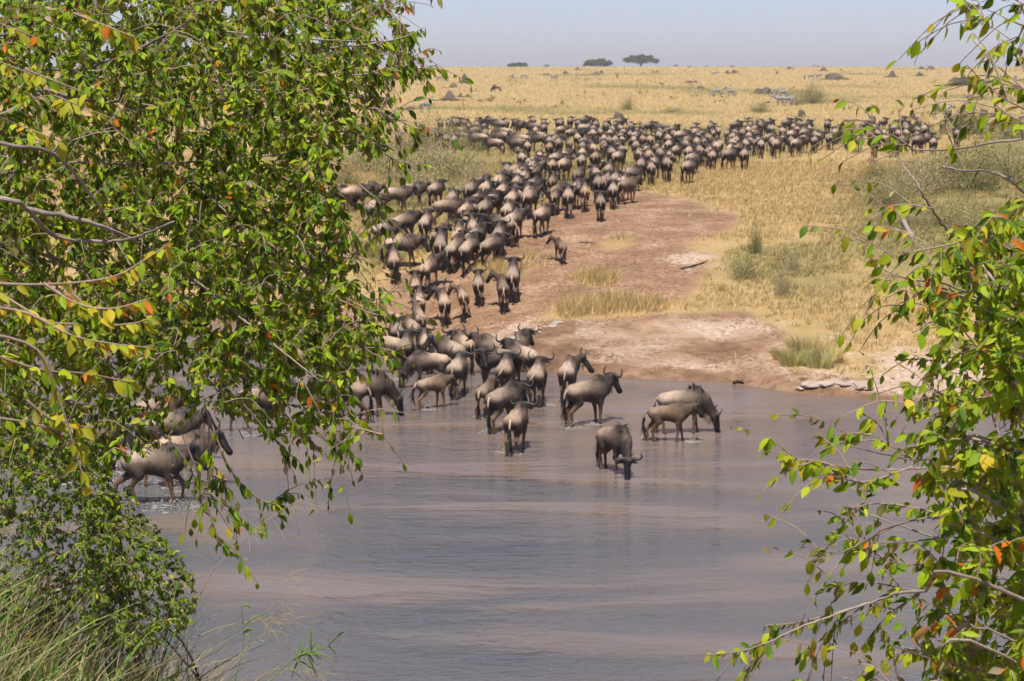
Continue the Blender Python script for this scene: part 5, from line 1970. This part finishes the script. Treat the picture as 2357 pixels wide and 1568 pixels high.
# bare inner twigs
q = in_poly(700, POLY_A, r_, dens_a)
left.grow([wv(a, c, d) for (a, c), d in zip(q, r_.uniform(9.2, 13.0, len(q)))], .05, CW_GREEN, 1, .0026)
# fringe sprays that give the outline
for pts, nl in [([(470, 930), (530, 1080), (600, 1150), (658, 1165)], 26), ([(480, 960), (490, 1100), (540, 1180), (602, 1222)], 26), ([(420, 1000), (470, 1130), (500, 1240), (540, 1275)], 16),
                ([(560, 930), (640, 1020), (690, 1065)], 16), ([(700, 880), (760, 1000), (782, 1055)], 18), ([(740, 860), (820, 960), (872, 995)], 14), ([(880, 1000), (800, 985), (760, 1040)], 8),
                ([(800, 320), (870, 345), (920, 372), (960, 380), (1010, 372)], 12), ([(760, 110), (860, 100), (930, 85), (978, 62)], 18), ([(800, 175), (900, 165), (960, 158), (1004, 150)], 22),
                ([(850, 170), (930, 140), (985, 112)], 12), ([(790, 640), (860, 690), (932, 640)], 12), ([(780, 690), (870, 725), (928, 718)], 16), ([(800, 770), (860, 815), (912, 832)], 14),
                ([(770, 440), (840, 480), (892, 474)], 10), ([(840, 20), (900, 20), (945, 8)], 10), ([(860, 0), (930, 60), (950, 110)], 8), ([(830, 240), (900, 270), (958, 300), (950, 340)], 14),
                ([(780, 500), (830, 560), (815, 620)], 8), ([(620, 900), (690, 990), (745, 1040)], 14), ([(380, 1000), (440, 1080), (470, 1180)], 12), ([(700, 560), (780, 590), (830, 575)], 10),
                ([(800, 210), (880, 250), (905, 262)], 10), ([(820, 420), (870, 465), (880, 520)], 8)]:
    d = r_.uniform(9.2, 10.6)
    left.spray([wv(a, c, d + .05 * k) for k, (a, c) in enumerate(pts)], .0050, .0016, 14, int(nl * 2.6), .056, CW_GREEN, droop=1.0, sides=5)
# the nearer yellowing sprays low at the left
for pts, nl in [([(-60, 650), (100, 655), (250, 640), (330, 600), (392, 560)], 34), ([(100, 652), (180, 700), (260, 710), (335, 690)], 26), ([(-60, 700), (60, 720), (160, 770), (250, 790), (345, 800)], 30),
                ([(-60, 760), (80, 800), (130, 900), (180, 1060), (200, 1120)], 14), ([(-60, 800), (90, 850), (200, 860), (300, 880)], 22), ([(60, 920), (110, 960), (150, 975), (215, 985)], 18),
                ([(-60, 640), (40, 700), (110, 740), (180, 745)], 18), ([(-60, 955), (50, 970), (120, 990), (190, 1035)], 16), ([(150, 660), (240, 740), (300, 745), (340, 735)], 20)]:
    d = r_.uniform(5.9, 6.8)
    left.twig([wv(a, c, d) for a, c in pts], .0060, .0022, 16, int(nl * 1.5), .052, CW_YEL, droop=.6)
for a, c, nl in [(150, 190, 6), (215, 250, 10), (90, 300, 8), (60, 160, 10), (260, 60, 12), (30, 60, 10)]:
    d = r_.uniform(7.2, 8.2)
    left.twig([wv(a - 90, c - 30, d + .5), wv(a - 40, c - 10, d), wv(a + 50, c + 25, d - .1)], .005, .002, 10, nl * 2, .06, CW_YEL, droop=.7)
print('left leaves', left.finish(300))

# --- right tree
r_ = np.random.default_rng(57)
tx, ty = 4.6, 7.6
right = Tree('leafy_tree', (tx, ty, float(H(tx, ty)) - .1), 'slender leafy tree at the right with sparse drooping sprays over the river', 'tree', 22)
b = right.base
right.limb([b, b + (-.1, .1, 1.3), b + (.0, .0, 2.6), b + (.1, -.1, 4.6)], .13, .06, 'trunk', (.25, .21, .17))
fk = [b + np.array((-.06, .05, z)) for z in (.5, 1.2, 1.8, 2.4, 3.0, 3.8)]
RL = [([(2014, 371), (2078, 345), (2137, 346), (2220, 340), (2343, 322), (2500, 330)], 7.4, .004, .014, 4),
      ([(2040, 338), (2066, 363), (2091, 397), (2112, 425), (2130, 459), (2158, 502), (2179, 528), (2260, 610), (2357, 720), (2520, 800)], 7.0, .004, .016, 3),
      ([(2168, 383), (2220, 393), (2279, 394), (2322, 414), (2380, 460), (2520, 560)], 6.8, .006, .018, 4),
      ([(2262, 16), (2313, 40), (2357, 60), (2480, 110)], 7.2, .004, .012, 5),
      ([(2005, 605), (2080, 640), (2160, 650), (2260, 690), (2357, 760), (2500, 860)], 6.6, .004, .013, 3),
      ([(2100, 765), (2180, 730), (2250, 800), (2330, 900), (2480, 960)], 6.4, .004, .013, 2),
      ([(1885, 1010), (1980, 1032), (2100, 1058), (2230, 1050), (2400, 1070)], 6.8, .003, .012, 2),
      ([(1770, 1037), (1850, 1060), (1990, 1080), (2200, 1075), (2400, 1070)], 6.6, .003, .013, 2),
      ([(1865, 1292), (1960, 1262), (2060, 1210), (2200, 1190), (2400, 1220)], 6.2, .003, .013, 1),
      ([(1950, 1165), (2020, 1190), (2160, 1240), (2400, 1300)], 6.3, .003, .013, 1),
      ([(1632, 1508), (1700, 1500), (1770, 1478), (1850, 1440), (1990, 1392), (2120, 1362), (2400, 1400)], 5.9, .003, .014, 1),
      ([(1940, 1560), (2040, 1580), (2150, 1570), (2400, 1560)], 5.7, .003, .012, 0),
      ([(2040, 1480), (2120, 1510), (2250, 1540), (2420, 1530)], 6.0, .003, .012, 0),
      ([(2180, 1000), (2260, 1010), (2330, 1090), (2420, 1250)], 7.2, .005, .018, 1),
      ([(2280, 560), (2285, 700), (2270, 860), (2300, 1000), (2400, 1150)], 7.6, .004, .012, 1)]
for k, (pts, dep, r1, r0, f) in enumerate(RL):
    W = [wv(a, c, dep + .18 * math.sin(i * 1.1 + k)) for i, (a, c) in enumerate(pts)][::-1]
    right.limb([fk[f]] + W, r0 * .42, r1 * .5, 'branch', (.36, .29, .23))
SPR = [([(2040, 338), (1995, 300), (1945, 275)], 7), ([(2110, 350), (2050, 310), (2000, 320)], 8), ([(2150, 480), (2080, 470), (2010, 480)], 10), ([(2200, 560), (2100, 580), (2000, 600)], 14),
       ([(2262, 16), (2240, 10), (2215, 5)], 5), ([(2290, 28), (2270, 50), (2240, 45)], 6), ([(2357, 60), (2340, 90), (2305, 105)], 4), ([(2400, 30), (2357, 10), (2340, 15)], 9),
       ([(2380, 260), (2300, 220), (2225, 150)], 12), ([(2400, 240), (2340, 190), (2270, 130)], 10), ([(2400, 300), (2330, 270), (2290, 240)], 10), ([(2400, 200), (2357, 160), (2330, 110)], 8),
       ([(2220, 393), (2180, 300), (2190, 260)], 8), ([(2160, 650), (2080, 700), (2075, 720)], 10), ([(2250, 690), (2130, 660), (2010, 640)], 18), ([(2250, 800), (2160, 830), (2095, 815)], 14),
       ([(2330, 900), (2200, 920), (2090, 850)], 16), ([(2300, 900), (2180, 960), (2060, 905)], 20), ([(2100, 1058), (2000, 1000), (1890, 1005)], 18), ([(2000, 1080), (1880, 1065), (1772, 1036)], 20),
       ([(2100, 1075), (1980, 1110), (1890, 1075)], 14), ([(2200, 1190), (2050, 1160), (1950, 1168)], 16), ([(2060, 1210), (1960, 1260), (1866, 1290)], 12), ([(2160, 1240), (2040, 1250), (1950, 1240)], 16),
       ([(2120, 1362), (1990, 1340), (1900, 1355)], 16), ([(1990, 1392), (1850, 1430), (1760, 1440)], 16), ([(1850, 1440), (1740, 1490), (1632, 1508)], 14), ([(1990, 1392), (1900, 1460), (1850, 1500)], 12),
       ([(2120, 1362), (2040, 1420), (1990, 1480)], 12), ([(2200, 1540), (2120, 1500), (2040, 1482)], 14), ([(2100, 1575), (2030, 1568), (1985, 1552)], 8), ([(2250, 1290), (2100, 1300), (2000, 1280)], 16)]
for pts, nl in SPR:
    d = r_.uniform(5.8, 7.0)
    right.spray([wv(a, c, d + .04 * i) for i, (a, c) in enumerate(pts)], .0036, .0014, 12, int(nl * 2.3), .050, CW_RIGHT, droop=.8, sides=4)
POLY_R = [(2170, 560), (2260, 480), (2420, 420), (2420, 1620), (2180, 1620), (2120, 1500), (2080, 1380), (2120, 1200), (2020, 1090), (2080, 960), (2150, 900), (2110, 760), (2110, 640)]
q = in_poly(640, POLY_R, r_, lambda x, y: .25 + .75 * min(1, max(0, (x - 2080) / 260)) * (1 if y > 560 else .5))
right.grow([wv(a, c, d) for (a, c), d in zip(q, r_.uniform(5.6, 8.6, len(q)))], .051, CW_RIGHT, 14, .0020)
print('right leaves', right.finish(300))

# --- thicket under the left tree
r_ = np.random.default_rng(77)
CW_TH = np.array((.32, .12, .34, .03, .03, .0, .0, .05, .11))
CW_TH /= CW_TH.sum()
for k, (poly, n, d0, d1, lf, lab) in enumerate([
        ([(-80, 960), (190, 990), (250, 1080), (300, 1220), (290, 1460), (-80, 1500)], 1150, 9.6, 11.6, .027, 'dark tangled shrub at the lower left under the tree'),
        ([(180, 1130), (300, 1120), (380, 1230), (450, 1320), (450, 1420), (330, 1500), (200, 1480)], 640, 9.6, 11.2, .026, 'yellow green herb thicket beside the water at the lower left')]):
    cx = np.mean([p[0] for p in poly])
    g = wv(cx, 1500, 10.4)
    sh = Tree('thicket_shrub', (g[0], g[1], float(H(g[0], g[1])) - .05), lab, 'shrub', 90 + k)
    for j in range(9):
        a, c = in_poly(1, poly, r_)[0]
        e = wv(a, c, r_.uniform(d0, d1))
        o0 = sh.base + np.array((r_.normal() * .35, r_.normal() * .3, 0))
        sh.limb([o0, (o0 + e) / 2 + r_.normal(size=3) * .1 + (0, 0, .1), e], .010, .003, 'stem', (.16, .12, .09))
    q = in_poly(n, poly, r_)
    sh.grow([wv(a, c, d) for (a, c), d in zip(q, r_.uniform(d0, d1, n))], lf, CW_TH, 16, .0018)
    print('thicket', sh.finish(40))

# --- tall grass on the near bank
def blades(name, lab, n, region, seed, cols, lens, wid, lean):
    r = np.random.default_rng(seed)
    X, Y = region(n, r)
    Z = H(X, Y) - .03
    m = 6
    t = np.linspace(0, 1, m)
    L = r.uniform(lens[0], lens[1], n)
    a = r.normal(lean[0], lean[1], n)
    bend = r.uniform(.15, .95, n)
    out = (t[None] ** 1.9) * bend[:, None] * L[:, None]
    up = (t[None] - .32 * bend[:, None] * t[None] ** 2.2) * L[:, None]
    P = np.stack([X[:, None] + np.cos(a)[:, None] * out, Y[:, None] + np.sin(a)[:, None] * out, Z[:, None] + up], -1)
    w = wid * r.uniform(.4, 1.3, n)[:, None] * np.array((.7, 1, 1, .85, .55, .05))[None]
    ph = r.uniform(0, math.pi, n)
    S = np.stack([np.cos(ph), np.sin(ph), np.zeros(n)], 1)[:, None, :] * w[..., None]
    V = np.stack([P - S, P + S], 2).reshape(-1, 3)
    i = (np.arange(n)[:, None] * m + np.arange(m - 1)[None]) * 2
    Q = np.stack([i, i + 1, i + 3, i + 2], -1).reshape(-1, 4)
    C = np.array(cols)[r.integers(0, len(cols), n)] * r.uniform(.7, 1.3, (n, 1))
    tag(link(name, mesh_np(name, V, [Q], np.repeat(C, 2 * m, 0), M_GRASS)), lab, kind='stuff')


def reg_front(n, r):
    X, Y = np.zeros(0), np.zeros(0)
    while len(X) < n:
        x = r.uniform(-3.6, -.9, n * 2)
        y = r.uniform(7.7, 10.8, n * 2)
        k = x + .30 * (y - 8.5) + .45 * r.random(n * 2) < -1.05
        X, Y = np.concatenate([X, x[k]]), np.concatenate([Y, y[k]])
    return X[:n], Y[:n]


GREENS = [(.13, .23, .045), (.20, .30, .07), (.26, .33, .11), (.07, .14, .03), (.15, .25, .05), (.34, .33, .14)]
TANS = [(.42, .33, .17), (.34, .26, .13), (.52, .42, .25), (.28, .2, .10)]
blades('tall_bank_grass', 'tall green grass on the near bank at the lower left', 2600, reg_front, 3, GREENS, (.40, 1.05), .0105, (.3, 1.5))
blades('dry_bank_stalks', 'dry tan grass stalks among the tall green grass', 3600, reg_front, 4, TANS, (.45, 1.2), .0030, (.3, 1.5))


def reg_back(n, r):
    return r.uniform(-6.5, 7.0, n), r.uniform(2.5, 8.6, n)


blades('bank_turf', 'grass on the near bank around the trees', 5000, reg_back, 5, GREENS + TANS, (.25, .6), .006, (.5, 1.5))

# single bending grass stems with feathery heads that reach out over the water
for k, (pts, lab) in enumerate([([(430, 1450), (480, 1330), (560, 1240), (640, 1180), (690, 1150)], 'long thin grass stem leaning right over the water, topmost'),
                                ([(440, 1470), (520, 1440), (600, 1430), (655, 1436)], 'pale feathery grass head lying level above the water'),
                                ([(540, 1568), (560, 1480), (555, 1380)], 'upright green grass blade standing clear of the bank'),
                                ([(480, 1568), (560, 1500), (640, 1420), (660, 1330)], 'curling dry grass stem at the bank edge'),
                                ([(600, 1590), (660, 1530), (700, 1505), (755, 1488)], 'grass stem reaching farthest right with drooping blades'),
                                ([(560, 1590), (630, 1540), (690, 1545), (735, 1555)], 'low grass stem just above the picture edge')]):
    d = 10.0
    P = spline([wv(a, c, d) for a, c in pts], 14)
    g = P[0].copy()
    g[2] = float(H(g[0], g[1]))
    P = np.concatenate([[g], P])
    sp = Soup()
    V, T, Q = tube(P, np.linspace(.003, .001, len(P)), 5)
    c = (.17, .27, .06) if k in (2, 4) else (.46, .37, .2)
    sp.add(V - g, T, Q, c)
    r = np.random.default_rng(200 + k)
    st = Soup()
    for j in range(22 if k != 2 else 5):
        i = r.integers(5 if k == 4 else 8, len(P))
        p = P[min(i, len(P) - 1)]
        e = p + unit(np.array((.8, 0, .15)) + r.normal(size=3) * .5) * r.uniform(.04, .16)
        e[2] -= r.uniform(0, .05)
        V, T, Q = tube(spline([p, (p + e) / 2 + (0, 0, .012), e], 5), np.array([.0012, .004, .005, .003, .0005]) if k in (2, 4) else np.array([.0008, .0008, .0012, .0012, .0005]), 4)
        st.add(V - g, T, Q, c)
    o = link('wild_grass', None, loc=tuple(g))
    link('stem', sp.mesh('stem', M_GRASS, True), o)
    tag(link('side_blades', st.mesh('side_blades', M_GRASS, True), o), kind='stuff')
    tag(o, lab, 'grass', 'grass stems over the water')

# scattered low green herbs far out
r_ = np.random.default_rng(19)
hb = Soup()
for k in range(420):
    y = 125 * (800 / 125) ** r_.random()
    x = r_.uniform(-1, 1) * (6 + .30 * y)
    if vnoise(np.array([x * .05]), np.array([y * .03]), 91)[0] < -.08:
        continue
    n = 16
    sz = r_.uniform(.12, .42) * (1 + y / 700)
    P = r_.normal(size=(n, 3)) * sz * np.array((1.1, 1.1, .45)) + np.array((x, y, float(H(x, y)) + sz * .5))
    d = r_.normal(size=(n, 3)) * sz * .5
    e = r_.normal(size=(n, 3)) * sz * .4
    V = np.stack([P, P + d, P + e], 1).reshape(-1, 3)
    hb.add(V, np.arange(n * 3).reshape(n, 3), None, np.array((.19, .18, .065)) * r_.uniform(.7, 1.3))
tag(link('plain_herbs', hb.mesh('plain_herbs', M_BUSH)), 'scattered low green herbs on the golden plain', kind='stuff')

# ------------------------------------------------------------------ dusty air over the plain
hx, hy0, hy1, hz0, hz1 = 1010.0, -30.0, 2700.0, -9.0, 17.5
V = np.array([(x, y, z) for z in (hz0, hz1) for y in (hy0, hy1) for x in (-hx, hx)])
Q = np.array([(0, 2, 3, 1), (4, 5, 7, 6), (0, 1, 5, 4), (2, 6, 7, 3), (0, 4, 6, 2), (1, 3, 7, 5)])
mh = bpy.data.materials.new('dusty_air')
mh.use_nodes = True
mh.node_tree.nodes.remove(mh.node_tree.nodes['Principled BSDF'])
pv = mh.node_tree.nodes.new('ShaderNodeVolumePrincipled')
pv.inputs['Color'].default_value = (0.88, 0.87, 0.90, 1)
pv.inputs['Density'].default_value = 0.00022
mh.node_tree.links.new(pv.outputs[0], mh.node_tree.nodes['Material Output'].inputs['Volume'])
tag(link('haze', mesh_np('haze', V, [Q], None, mh)), 'thin dusty haze over the plain', kind='stuff')
